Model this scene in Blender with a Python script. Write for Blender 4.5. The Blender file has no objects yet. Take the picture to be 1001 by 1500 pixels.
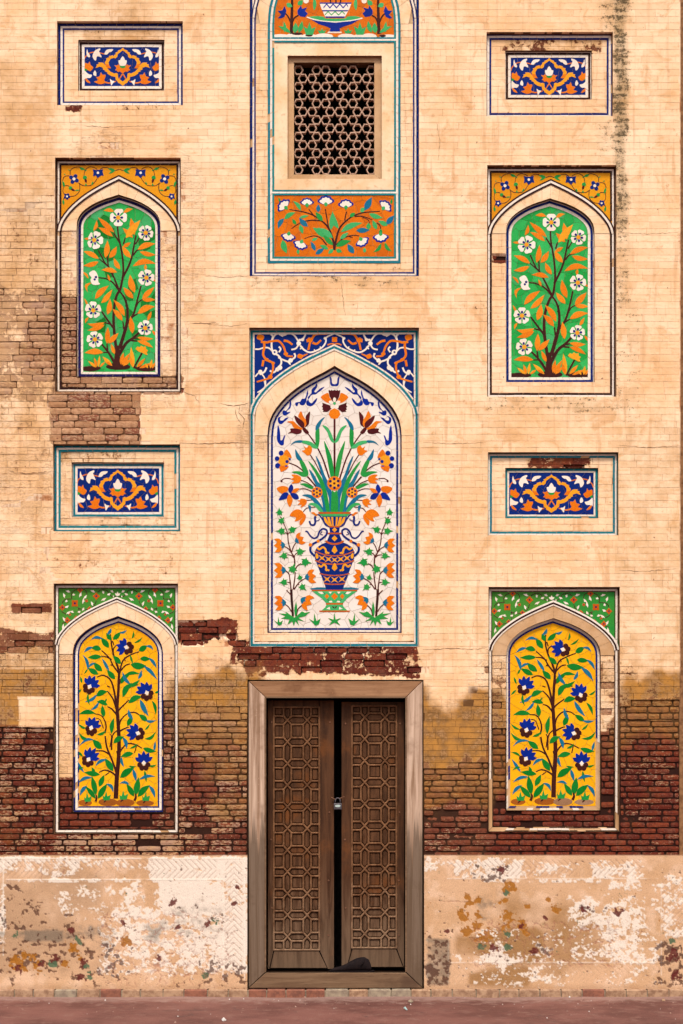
import bpy, math, random
import numpy as np
from mathutils import Vector, Matrix
from mathutils import noise as mnoise
from mathutils.geometry import tessellate_polygon
random.seed(7)
S = bpy.context.scene
C = S.collection
# ------------------------------------------------------------------ camera, light, exposure
D = 12.0            # camera to wall (m)
HC = 1.6            # camera height
PX = 0.005          # metres per photograph pixel on the wall face
cam = bpy.data.objects.new('camera', bpy.data.cameras.new('camera'))
C.objects.link(cam); S.camera = cam
cam.location = (0, -D, HC); cam.rotation_euler = (math.pi/2, 0, 0)
cam.data.sensor_fit = 'VERTICAL'; cam.data.sensor_height = 36.0
cam.data.lens = 36.0*D/7.5
cam.data.shift_y = ((1458-750)*PX-HC)/7.5
cam.data.clip_end = 500
W = bpy.data.worlds.new('World'); S.world = W; W.use_nodes = True
SUN_EL, SUN_AZ = 57.0, -12.0     # azimuth measured from straight in front of the wall, towards the left
wn = W.node_tree.nodes; wl = W.node_tree.links
sky = wn.new('ShaderNodeTexSky'); sky.sky_type = 'NISHITA'; sky.sun_disc = False
sky.sun_elevation = math.radians(SUN_EL); sky.sun_rotation = math.radians(180+SUN_AZ)
sky.dust_density = 6.0; sky.air_density = 1.0; sky.ozone_density = 0.6
wl.new(sky.outputs[0], wn['Background'].inputs[0]); wn['Background'].inputs[1].default_value = 0.13
sun = bpy.data.objects.new('sun', bpy.data.lights.new('sun', 'SUN')); C.objects.link(sun)
sun.data.energy = 2.3; sun.data.angle = math.radians(11); sun.data.color = (1.0, 0.92, 0.84)
az = math.radians(SUN_AZ); el = math.radians(SUN_EL)
sdir = Vector((math.sin(az)*math.cos(el), -math.cos(az)*math.cos(el), math.sin(el)))
sun.rotation_euler = sdir.to_track_quat('Z', 'Y').to_euler()
S.view_settings.view_transform = 'Standard'; S.view_settings.look = 'None'
S.view_settings.exposure = 0.29; S.view_settings.gamma = 1.0; S.view_settings.use_curve_mapping = False

# ------------------------------------------------------------------ pixel -> place
def P(px, py, y=0.0):
    k = (D+y)/D
    return ((px-500.5)*PX*k, y, HC+((1458-py)*PX-HC)*k)
def back(px, py, d, d0=0.0):
    """pixel at which the point at (px,py,depth d0) would show if pushed straight in to depth d"""
    X, _, Z = P(px, py, d0); k = (D+d)/D
    return (X/k/PX+500.5, 1458-((Z-HC)/k+HC)/PX)
# ------------------------------------------------------------------ materials
def srgb(c):
    return tuple(((v/255)/12.92 if v/255 <= .04045 else ((v/255+.055)/1.055)**2.4) for v in c)
MATS = {}
def newmat(name):
    m = bpy.data.materials.new(name); m.use_nodes = True
    nt = m.node_tree; b = nt.nodes['Principled BSDF']; MATS[name] = m
    return m, nt, b
class NT:
    def __init__(s, nt): s.nt = nt
    def n(s, t, **kw):
        x = s.nt.nodes.new(t)
        for k, v in kw.items(): setattr(x, k, v)
        return x
    def l(s, a, b): s.nt.links.new(a, b)
    def val(s, x, sock):
        if isinstance(x, (int, float)): sock.default_value = x
        elif isinstance(x, tuple): sock.default_value = (x+(1,))[:4] if len(sock.default_value) == 4 else x
        else: s.l(x, sock)
    def noise(s, vec, scale, detail=4, rough=.55, out='Fac', dist=0.0):
        x = s.n('ShaderNodeTexNoise'); x.inputs['Scale'].default_value = scale
        x.inputs['Detail'].default_value = detail; x.inputs['Roughness'].default_value = rough
        x.inputs['Distortion'].default_value = dist
        s.l(vec, x.inputs['Vector']); return x.outputs[out]
    def ramp(s, f, a, b, lo=0.0, hi=1.0):
        x = s.n('ShaderNodeMapRange', interpolation_type='SMOOTHSTEP'); s.l(f, x.inputs[0]) if not isinstance(f, (int, float)) else None
        x.inputs[1].default_value = a; x.inputs[2].default_value = b
        x.inputs[3].default_value = lo; x.inputs[4].default_value = hi
        return x.outputs[0]
    def math(s, op, a, b=0.0, clamp=False):
        x = s.n('ShaderNodeMath', operation=op, use_clamp=clamp); s.val(a, x.inputs[0]); s.val(b, x.inputs[1]); return x.outputs[0]
    def mix(s, f, a, b, mode='MIX'):
        x = s.n('ShaderNodeMix', data_type='RGBA', blend_type=mode)
        s.val(f, x.inputs[0]); s.val(a, x.inputs[6]); s.val(b, x.inputs[7]); return x.outputs[2]
    def bump(s, h, strength, dist, normal=None):
        x = s.n('ShaderNodeBump'); x.inputs['Strength'].default_value = strength; x.inputs['Distance'].default_value = dist
        s.l(h, x.inputs['Height'])
        if normal: s.l(normal, x.inputs['Normal'])
        return x.outputs[0]
    def sep(s, c):
        x = s.n('ShaderNodeSeparateColor'); s.l(c, x.inputs[0]); return x.outputs
    def mapping(s, vec, sc):
        x = s.n('ShaderNodeMapping'); x.inputs['Scale'].default_value = sc; s.l(vec, x.inputs[0]); return x.outputs[0]

CREAM = (.90, .69, .465); CREAM2 = (.82, .53, .285)
def wall_material(name, kind):
    m, nt, b = newmat(name); T = NT(nt)
    pos = T.n('ShaderNodeNewGeometry').outputs['Position']
    z = T.n('ShaderNodeAttribute', attribute_name='zone'); t = T.n('ShaderNodeAttribute', attribute_name='tone')
    zo = T.sep(z.outputs['Color']); to = T.sep(t.outputs['Color']); zA = z.outputs['Alpha']
    R, G, B = zo[0], zo[1], zo[2]
    tr, tg, tb = to[0], to[1], to[2]
    nA = T.noise(pos, 1.6, 5, .6); nB = T.noise(pos, 9, 6, .62); nC = T.noise(pos, 38, 5, .65); nD = T.noise(pos, 150, 3, .6)
    hp = T.mapping(pos, (1.0, 1.0, 4.0)); nH = T.noise(hp, 7, 5, .6)
    vp = T.mapping(pos, (9.0, 1.0, .7)); nV = T.noise(vp, 2.2, 4, .6)
    # cream wash
    cr = T.mix(T.ramp(T.math('ADD', nA, T.math('MULTIPLY', T.math('SUBTRACT', nB, .5), .35)), .36, .66), CREAM, CREAM2)
    cr = T.mix(T.ramp(nB, .5, .75, 0, .5), cr, (.86, .68, .50))
    cr = T.mix(T.math('MULTIPLY', T.ramp(nH, .52, .70), .50), cr, (.66, .37, .165))
    cr = T.mix(T.math('MULTIPLY', T.ramp(nV, .53, .70), .50), cr, (.55, .28, .12))
    blot = T.noise(pos, 4.3, 6, .68, dist=.8)
    cr = T.mix(T.ramp(blot, .54, .66, 0, .55), cr, (.62, .33, .13))
    cr = T.mix(T.ramp(T.noise(pos, 19, 6, .7), .58, .68, 0, .55), cr, (.55, .25, .10))
    cr = T.mix(T.ramp(nD, .60, .76, 0, .42), cr, (.42, .21, .09))
    cr = T.mix(T.math('MULTIPLY', T.math('POWER', tr, 3.0), .42), cr, (.66, .40, .20))
    # ochre / brown damp staining
    oc = T.mix(T.ramp(nB, .35, .65), (.43, .195, .032), (.18, .088, .026))
    ocw = T.mix(T.ramp(G, .15, .6), (.60, .33, .12), oc)
    gf = T.ramp(T.math('ADD', G, T.math('MULTIPLY', T.math('SUBTRACT', T.noise(pos, 5.5, 6, .66), .5), 1.3)), .06, .80)
    cr = T.mix(T.math('MULTIPLY', gf, .95), cr, ocw)
    # bare brick
    br = T.mix(tr, (.100, .014, .007), (.20, .042, .017))
    br = T.mix(T.ramp(nC, .4, .66, 0, .7), br, (.075, .016, .013))
    br = T.mix(T.ramp(T.noise(pos, 12, 5, .7), .52, .64, 0, .5), br, (.15, .060, .040))
    br = T.mix(T.ramp(T.noise(pos, 85, 4, .75), .56, .70, 0, .6), br, (.36, .20, .12))
    tan = T.mix(tr, (.40, .205, .095), (.62, .38, .22))
    tan = T.mix(T.ramp(nC, .42, .62, 0, .6), tan, (.33, .145, .065))
    tan = T.mix(T.ramp(tg, .74, .80, 0, .85), tan, (.21, .055, .032))
    br = T.mix(tb, br, tan)
    rs = T.math('ADD', zA, T.math('MULTIPLY', T.math('SUBTRACT', tg, .5), .28))
    rs = T.math('ADD', rs, T.math('MULTIPLY', T.math('SUBTRACT', T.noise(T.mapping(pos, (1.0, 1.0, 2.4)), 42, 6, .75), .5), 1.7))
    resf = T.ramp(rs, .50, .60)
    rescol = T.mix(T.ramp(nB, .4, .6), (.46, .29, .19), (.56, .345, .18))
    rescol = T.mix(T.math('MULTIPLY', gf, .7), rescol, (.34, .19, .055))
    br = T.mix(T.math('MULTIPLY', resf, .80), br, rescol)
    br = T.mix(T.math('MULTIPLY', gf, .45), br, oc)
    # where the wash has gone
    e = T.math('ADD', R, T.math('MULTIPLY', T.math('SUBTRACT', nB, .5), .75))
    e = T.math('ADD', e, T.math('MULTIPLY', T.math('SUBTRACT', nC, .5), .55))
    ef = T.ramp(e, .49, .53)
    edge = T.ramp(e, .38, .50, 0, .55)
    cr = T.mix(edge, cr, (.55, .31, .13))
    col = T.mix(ef, cr, br)
    pits = T.ramp(T.noise(pos, 30, 2, .5), .735, .76)
    col = T.mix(T.math('MULTIPLY', pits, .8), col, (.16, .05, .03))
    so = T.math('ADD', B, T.math('MULTIPLY', T.math('SUBTRACT', nC, .5), 1.5))
    so = T.math('ADD', so, T.math('MULTIPLY', T.math('SUBTRACT', nD, .5), 1.0))
    so = T.math('ADD', so, T.math('MULTIPLY', T.math('SUBTRACT', nH, .5), 1.3))
    sf = T.math('MULTIPLY', T.ramp(so, .46, .74), .85)
    col = T.mix(T.ramp(T.math('ADD', B, T.math('MULTIPLY', T.math('SUBTRACT', nB, .5), .6)), .22, .75, 0, .6), col, (.27, .17, .06))
    col = T.mix(sf, col, (.050, .040, .020))
    if kind == 'joint':
        mo = T.mix(T.ramp(nB, .46, .66), (.84, .62, .42), (.46, .20, .085))
        mo = T.mix(T.ramp(T.noise(vp, 5.0, 4, .6), .52, .66, 0, .7), mo, (.40, .17, .07))
        mo = T.mix(gf, mo, (.13, .06, .02))
        dk = T.mix(tb, (.026, .008, .005), (.20, .10, .048))
        dk = T.mix(T.math('MULTIPLY', gf, .6), dk, (.12, .06, .018))
        mo = T.mix(ef, mo, dk); mo = T.mix(sf, mo, (.02, .015, .01))
        col = mo
    T.l(col, b.inputs['Base Color'])
    b.inputs['Roughness'].default_value = .9; b.inputs['Specular IOR Level'].default_value = .15
    h = T.math('ADD', T.math('MULTIPLY', ef, -1.0), T.math('MULTIPLY', nC, .5))
    h = T.math('ADD', h, T.math('MULTIPLY', T.math('MULTIPLY', nD, .55), T.math('ADD', ef, .35)))
    h = T.math('ADD', h, T.math('MULTIPLY', resf, .5))
    T.l(T.bump(h, .75, .004), b.inputs['Normal'])
    return m
wall_material('brickwork', 'brick'); wall_material('mortar', 'joint')

def glaze(name, c, c2=None, rough=.42, var=.22, dirt=.25):
    m, nt, b = newmat(name); T = NT(nt)
    pos = T.n('ShaderNodeNewGeometry').outputs['Position']
    oi = T.n('ShaderNodeObjectInfo').outputs['Random']
    q = .98 if min(c) > 180 else .84
    a = tuple(v*q for v in srgb(c)); a2 = tuple(v*q for v in srgb(c2)) if c2 else tuple(v*.72 for v in a)
    n1 = T.noise(pos, 14, 4, .6); n2 = T.noise(pos, 160, 3, .7); n3 = T.noise(pos, 55, 5, .7)
    f = T.math('ADD', T.math('MULTIPLY', oi, .75), T.math('MULTIPLY', T.math('SUBTRACT', n1, .35), .9), clamp=True)
    col = T.mix(f, a, a2)
    hv = T.n('ShaderNodeHueSaturation'); hv.inputs['Saturation'].default_value = 1.0
    T.l(T.ramp(n2, .3, .7, 1-var, 1+var*.6), hv.inputs['Value']); T.l(col, hv.inputs['Color'])
    col = T.mix(T.ramp(n3, .62, .76, 0, dirt*1.6), hv.outputs[0], (.20, .11, .05))
    T.l(col, b.inputs['Base Color'])
    T.l(T.ramp(n3, .3, .7, rough-.05, rough+.3), b.inputs['Roughness'])
    b.inputs['Specular IOR Level'].default_value = .08
    T.l(T.bump(T.math('ADD', T.math('MULTIPLY', n2, .3), n3), .35, .0015), b.inputs['Normal'])
    return m
glaze('tile_green', (14, 158, 60), (60, 196, 100)); glaze('leaf_orange', (232, 122, 14), (246, 148, 30))
glaze('tile_yellow', (255, 190, 24), (252, 176, 10), var=.12, dirt=.12); glaze('tile_ochre', (240, 166, 22), (228, 146, 18), var=.16)
glaze('tile_orange', (236, 124, 4), (206, 100, 6), var=.14, dirt=.15)
glaze('blue', (0, 42, 128), (4, 34, 110), var=.18, dirt=.15); glaze('bright_blue', (0, 42, 156), (2, 36, 132), var=.15, dirt=.1)
glaze('teal', (12, 122, 146), (24, 140, 140), dirt=.18); glaze('leaf_teal', (10, 112, 152), (28, 116, 146), dirt=.1)
glaze('white', (238, 230, 218), (226, 212, 194), var=.07, dirt=.16); glaze('tile_white', (232, 226, 218), (220, 210, 198), var=.05, dirt=.07)
glaze('maroon', (92, 22, 30), (70, 16, 22), dirt=.12); glaze('stem_brown', (58, 24, 22), (70, 30, 24), dirt=.15)
glaze('dark_brown', (64, 30, 26), (48, 24, 24), dirt=.2); glaze('leaf_green', (20, 150, 64), (48, 158, 70), dirt=.12)
glaze('leaf_darkgreen', (6, 122, 34), (22, 132, 46), dirt=.12); glaze('pale_green', (76, 186, 116), (52, 168, 84), dirt=.15)
glaze('petal_orange', (240, 130, 14), (232, 116, 16), dirt=.1); glaze('petal_yellow', (250, 172, 40), (244, 160, 30), dirt=.12)
glaze('petal_rust', (204, 96, 18), (190, 84, 18), dirt=.15); glaze('tile_greenspan', (34, 150, 60), (84, 142, 46), dirt=.15)
glaze('purple_blue', (36, 26, 84), (22, 26, 100), dirt=.2); glaze('grey_tile', (176, 142, 112), (156, 116, 84), dirt=.3)
def plain(name, c, rough=.8, metal=0.0, c2=None, sc=30, bump=.3, spec=.3):
    m, nt, b = newmat(name); T = NT(nt)
    pos = T.n('ShaderNodeNewGeometry').outputs['Position']
    n1 = T.noise(pos, sc, 6, .65)
    T.l(T.mix(T.ramp(n1, .35, .68), tuple(c), tuple(c2) if c2 else tuple(v*.55 for v in c)), b.inputs['Base Color'])
    b.inputs['Roughness'].default_value = rough; b.inputs['Metallic'].default_value = metal; b.inputs['Specular IOR Level'].default_value = spec
    T.l(T.bump(n1, bump, .003), b.inputs['Normal'])
    return m
plain('grout', (.60, .44, .27), c2=(.42, .25, .12)); plain('stone_jali', (.54, .36, .26), c2=(.28, .15, .09), sc=60, bump=.6)
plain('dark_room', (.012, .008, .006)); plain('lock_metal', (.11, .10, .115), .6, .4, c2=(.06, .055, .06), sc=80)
plain('lock_label', (.36, .48, .45), .5, 0, c2=(.46, .55, .53), sc=200); plain('shoe_leather', (.014, .009, .009), .9, 0, c2=(.007, .005, .006), sc=40, spec=.1)
plain('litter_white', (.72, .70, .66)); plain('litter_teal', (.35, .52, .50)); plain('pebble', (.42, .28, .22), c2=(.2, .1, .08))
plain('rust_iron', (.22, .10, .055), .7, .3, sc=90)
def plaster_mat(name, a, a2, st=.5):
    m, nt, b = newmat(name); T = NT(nt)
    pos = T.n('ShaderNodeNewGeometry').outputs['Position']; oi = T.n('ShaderNodeObjectInfo').outputs['Random']
    n1 = T.noise(pos, 4, 5, .6); n2 = T.noise(pos, 22, 5, .65); n3 = T.noise(pos, 110, 4, .7)
    c = T.mix(T.ramp(n1, .35, .65), a, a2)
    c = T.mix(T.math('MULTIPLY', oi, .22), c, (.55, .33, .17))
    c = T.mix(T.ramp(n2, .52, .72, 0, st), c, (.47, .27, .12))
    c = T.mix(T.ramp(n3, .60, .74, 0, .45), c, (.30, .15, .07))
    T.l(c, b.inputs['Base Color']); b.inputs['Roughness'].default_value = .88; b.inputs['Specular IOR Level'].default_value = .15
    T.l(T.bump(T.math('ADD', n2, T.math('MULTIPLY', n3, .4)), .5, .004), b.inputs['Normal'])
    return m
plaster_mat('plaster', CREAM, CREAM2); plaster_mat('stained_plaster', (.60, .40, .23), (.48, .28, .13), .8)
def wood(name, c, c2, dark, sc, low=None, band=(1.05, 1.3), amt=.82):
    m, nt, b = newmat(name); T = NT(nt)
    pos = T.n('ShaderNodeNewGeometry').outputs['Position']; oi = T.n('ShaderNodeObjectInfo').outputs['Random']
    mp = T.mapping(pos, sc); g = T.noise(mp, 1.0, 8, .65, dist=.6)
    mp2 = T.mapping(pos, tuple(v*5 for v in sc)); g2 = T.noise(mp2, 1.0, 5, .7)
    n1 = T.noise(pos, 3.2, 5, .6); n2 = T.noise(pos, 70, 3, .6)
    col = T.mix(T.ramp(g, .33, .66), c, c2)
    col = T.mix(T.ramp(n1, .5, .68, 0, .75), col, dark)
    col = T.mix(T.ramp(g2, .60, .70, 0, .7), col, tuple(v*.35 for v in dark))
    col = T.mix(T.ramp(n2, .66, .76, 0, .4), col, tuple(min(1, v*1.6) for v in c))
    if low:   # rain-splashed, grey lower part of the jambs
        zz = T.n('ShaderNodeSeparateXYZ'); T.l(pos, zz.inputs[0])
        f = T.math('ADD', zz.outputs[2], T.math('MULTIPLY', T.math('SUBTRACT', g, .5), 1.6))
        col = T.mix(T.ramp(f, band[0], band[1], amt, 0), col, low)
    T.l(col, b.inputs['Base Color']); b.inputs['Roughness'].default_value = .68; b.inputs['Specular IOR Level'].default_value = .12
    T.l(T.bump(T.math('ADD', g, T.math('MULTIPLY', g2, .6)), .7, .003), b.inputs['Normal'])
    return m
wood('jamb_wood', (.60, .44, .33), (.25, .15, .09), (.20, .115, .065), (26, 6, .8), low=(.090, .060, .038))
wood('lintel_wood', (.36, .20, .105), (.23, .115, .055), (.15, .065, .03), (1.6, 6, 22))
wood('sill_wood', (.20, .125, .072), (.13, .075, .042), (.08, .045, .028), (2.0, 6, 26))
wood('leaf_wood', (.088, .038, .017), (.040, .017, .008), (.15, .052, .014), (24, 6, 2.0), low=(.175, .118, .074), band=(.05, .95), amt=.62)
wood('panel_wood', (.105, .046, .020), (.045, .019, .008), (.17, .055, .012), (30, 6, 4.0), low=(.185, .124, .078), band=(.05, .95), amt=.62)
wood('batten_wood', (.20, .098, .046), (.10, .044, .019), (.085, .036, .015), (22, 6, 12.0), low=(.26, .18, .115), band=(.05, .95), amt=.62)
def attr_mat(name):
    m, nt, b = newmat(name); T = NT(nt)
    pos = T.n('ShaderNodeNewGeometry').outputs['Position']
    a = T.n('ShaderNodeAttribute', attribute_name='Col').outputs['Color']
    n2 = T.noise(pos, 30, 5, .65); n3 = T.noise(pos, 140, 4, .7)
    hv = T.n('ShaderNodeHueSaturation'); T.l(T.ramp(n3, .25, .75, .78, 1.15), hv.inputs['Value']); T.l(a, hv.inputs['Color'])
    c = T.mix(T.ramp(n2, .58, .72, 0, .28), hv.outputs[0], (.34, .19, .09))
    T.l(c, b.inputs['Base Color']); b.inputs['Roughness'].default_value = .88; b.inputs['Specular IOR Level'].default_value = .15
    T.l(T.bump(T.math('ADD', n2, T.math('MULTIPLY', n3, .5)), .45, .004), b.inputs['Normal'])
attr_mat('dado_plaster')
def ground_mat():
    m, nt, b = newmat('ground_red'); T = NT(nt)
    pos = T.n('ShaderNodeNewGeometry').outputs['Position']
    n1 = T.noise(pos, 1.3, 6, .65); n2 = T.noise(pos, 9, 6, .7); n3 = T.noise(pos, 60, 5, .7); n4 = T.noise(pos, 3.1, 7, .7, dist=1.2)
    c = T.mix(T.ramp(n1, .38, .62), (.185, .078, .062), (.110, .042, .033))
    c = T.mix(T.ramp(n2, .52, .68, 0, .6), c, (.22, .125, .10))
    c = T.mix(T.ramp(n4, .60, .68, 0, .65), c, (.085, .045, .038))
    c = T.mix(T.ramp(n3, .60, .74, 0, .5), c, (.33, .22, .20))
    sx = T.n('ShaderNodeSeparateXYZ'); T.l(pos, sx.inputs[0])
    f = T.math('ADD', sx.outputs[1], T.math('MULTIPLY', T.math('SUBTRACT', n2, .5), .9))
    c = T.mix(T.ramp(f, -.42, -.10, 0, .75), c, (.29, .185, .155))
    T.l(c, b.inputs['Base Color']); b.inputs['Roughness'].default_value = .8; b.inputs['Specular IOR Level'].default_value = .25
    T.l(T.bump(T.math('ADD', n2, T.math('MULTIPLY', n3, .5)), .6, .02), b.inputs['Normal'])
ground_mat()

# ------------------------------------------------------------------ objects
CNT = [0]
def link_mesh(name, verts, faces, mats, parent=None, midx=None, attrs=None, smooth=False, kind=None, label=None):
    me = bpy.data.meshes.new(name); me.from_pydata(verts, [], faces)
    for m in mats: me.materials.append(MATS[m])
    if midx is not None: me.polygons.foreach_set('material_index', midx)
    if smooth: me.polygons.foreach_set('use_smooth', [True]*len(me.polygons))
    if attrs:
        for an, arr in attrs.items():
            a = me.color_attributes.new(an, 'FLOAT_COLOR', 'POINT'); a.data.foreach_set('color', np.asarray(arr, dtype=np.float32).ravel())
    me.update()
    o = bpy.data.objects.new(name, me); C.objects.link(o)
    if parent is not None: attach(o, parent)
    if kind: o['kind'] = kind
    if label: o['label'] = label
    CNT[0] += 1
    return o
BASE = {}
def attach(o, parent):
    o.parent = parent
    if parent.name in BASE: o.matrix_parent_inverse = Matrix.Translation(-BASE[parent.name])
def thing(name, label, cat, loc, group=None):
    o = bpy.data.objects.new(name, None); C.objects.link(o); o.location = loc; o.empty_display_size = .1
    BASE[o.name] = Vector(loc); o['label'] = label; o['category'] = cat
    if group: o['group'] = group
    return o
class MB:
    def __init__(s): s.v = []; s.f = []; s.m = []
    def add(s, vs, fs, mi=0):
        o = len(s.v); s.v += vs
        for i, f in enumerate(fs): s.f.append(tuple(k+o for k in f)); s.m.append(mi if isinstance(mi, int) else mi[i])
    def box(s, x0, x1, y0, y1, z0, z1, mi=0):
        s.add([(x, y, z) for x in (x0, x1) for y in (y0, y1) for z in (z0, z1)],
              [(0,1,3,2), (4,6,7,5), (0,4,5,1), (2,3,7,6), (0,2,6,4), (1,5,7,3)], mi)
    def prism(s, poly, y, t, flare=.3, mi=0, mside=1):
        """poly in photo pixels, standing t in front of the plane at depth y"""
        n = len(poly); yf = y-t
        bk = offset_poly(poly, -flare) if flare else poly
        vs = [P(a, b, yf) for a, b in poly]+[P(a, b, y) for a, b in bk]
        fs = [tuple(range(n))]+[(i, n+i, n+(i+1) % n, (i+1) % n) for i in range(n)]
        s.add(vs, fs, [mi]+[mside]*n)
    def quadpx(s, q, y, t, mi=0, mside=1):
        s.prism(q, y, t, 0, mi, mside)
    def build(s, name, mats, parent=None, **kw):
        return link_mesh(name, s.v, s.f, mats, parent, midx=s.m, **kw)
def area(poly):
    return .5*sum(poly[i-1][0]*poly[i][1]-poly[i][0]*poly[i-1][1] for i in range(len(poly)))
def offset_poly(poly, d):
    """positive d = inwards"""
    sg = 1 if area(poly) > 0 else -1; out = []; n = len(poly)
    for i in range(n):
        x0, y0 = poly[i-1]; x1, y1 = poly[i]; x2, y2 = poly[(i+1) % n]
        ax, ay = x1-x0, y1-y0; bx, by = x2-x1, y2-y1
        la = math.hypot(ax, ay) or 1e-6; lb = math.hypot(bx, by) or 1e-6
        mx, my = -ay/la-by/lb, ax/la+bx/lb; q = mx*mx+my*my
        k = 2/max(q, .8)
        out.append((x1+mx*k*d*sg, y1+my*k*d*sg))
    return out
def crom(pts, sub=4, closed=True):
    n = len(pts); out = []
    rng = range(n) if closed else range(n-1)
    for i in rng:
        if closed: p0, p1, p2, p3 = pts[i-1], pts[i], pts[(i+1) % n], pts[(i+2) % n]
        else: p0, p1, p2, p3 = pts[max(i-1, 0)], pts[i], pts[i+1], pts[min(i+2, n-1)]
        for k in range(sub):
            t = k/sub; t2 = t*t; t3 = t2*t
            out.append(tuple(.5*((2*p1[j])+(-p0[j]+p2[j])*t+(2*p0[j]-5*p1[j]+4*p2[j]-p3[j])*t2+(-p0[j]+3*p1[j]-3*p2[j]+p3[j])*t3) for j in (0, 1)))
    if not closed: out.append(tuple(pts[-1]))
    return out
def stroke(pts, w0, w1=None, sub=4):
    w1 = w0 if w1 is None else w1
    c = crom(pts, sub, False) if len(pts) > 2 else list(pts)
    n = len(c); L = []; R = []
    for i, (x, y) in enumerate(c):
        a = c[max(i-1, 0)]; b = c[min(i+1, n-1)]
        dx, dy = b[0]-a[0], b[1]-a[1]; l = math.hypot(dx, dy) or 1
        w = (w0+(w1-w0)*i/(n-1))/2
        L.append((x-dy/l*w, y+dx/l*w)); R.append((x+dy/l*w, y-dx/l*w))
    return L+R[::-1]
def leafpoly(x0, y0, x1, y1, w, bend=0.0, n=7):
    """pointed leaf from base to tip; bend = sideways bow as a share of its length"""
    dx, dy = x1-x0, y1-y0; l = math.hypot(dx, dy) or 1; nx, ny = -dy/l, dx/l
    L = []; R = []
    for i in range(1, n):
        t = i/n; prof = (math.sin(math.pi*t**.85))**1.05*w/2*.92; b = math.sin(math.pi*t)*bend*l
        cx, cy = x0+dx*t+nx*b, y0+dy*t+ny*b
        L.append((cx+nx*prof, cy+ny*prof)); R.append((cx-nx*prof, cy-ny*prof))
    return [(x0, y0)]+L+[(x1, y1)]+R[::-1]
def circle(cx, cy, r, n=12, ry=None, rot=0.0):
    ry = ry or r; c, s = math.cos(rot), math.sin(rot)
    return [(cx+c*r*math.cos(2*math.pi*i/n)-s*ry*math.sin(2*math.pi*i/n), cy+s*r*math.cos(2*math.pi*i/n)+c*ry*math.sin(2*math.pi*i/n)) for i in range(n)]
def rectpoly(x0, y0, x1, y1): return [(x0, y0), (x1, y0), (x1, y1), (x0, y1)]
plain('joint_dark', (.26, .13, .055), c2=(.13, .055, .02))
glaze('earth', (176, 96, 26), (150, 84, 30))
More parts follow.
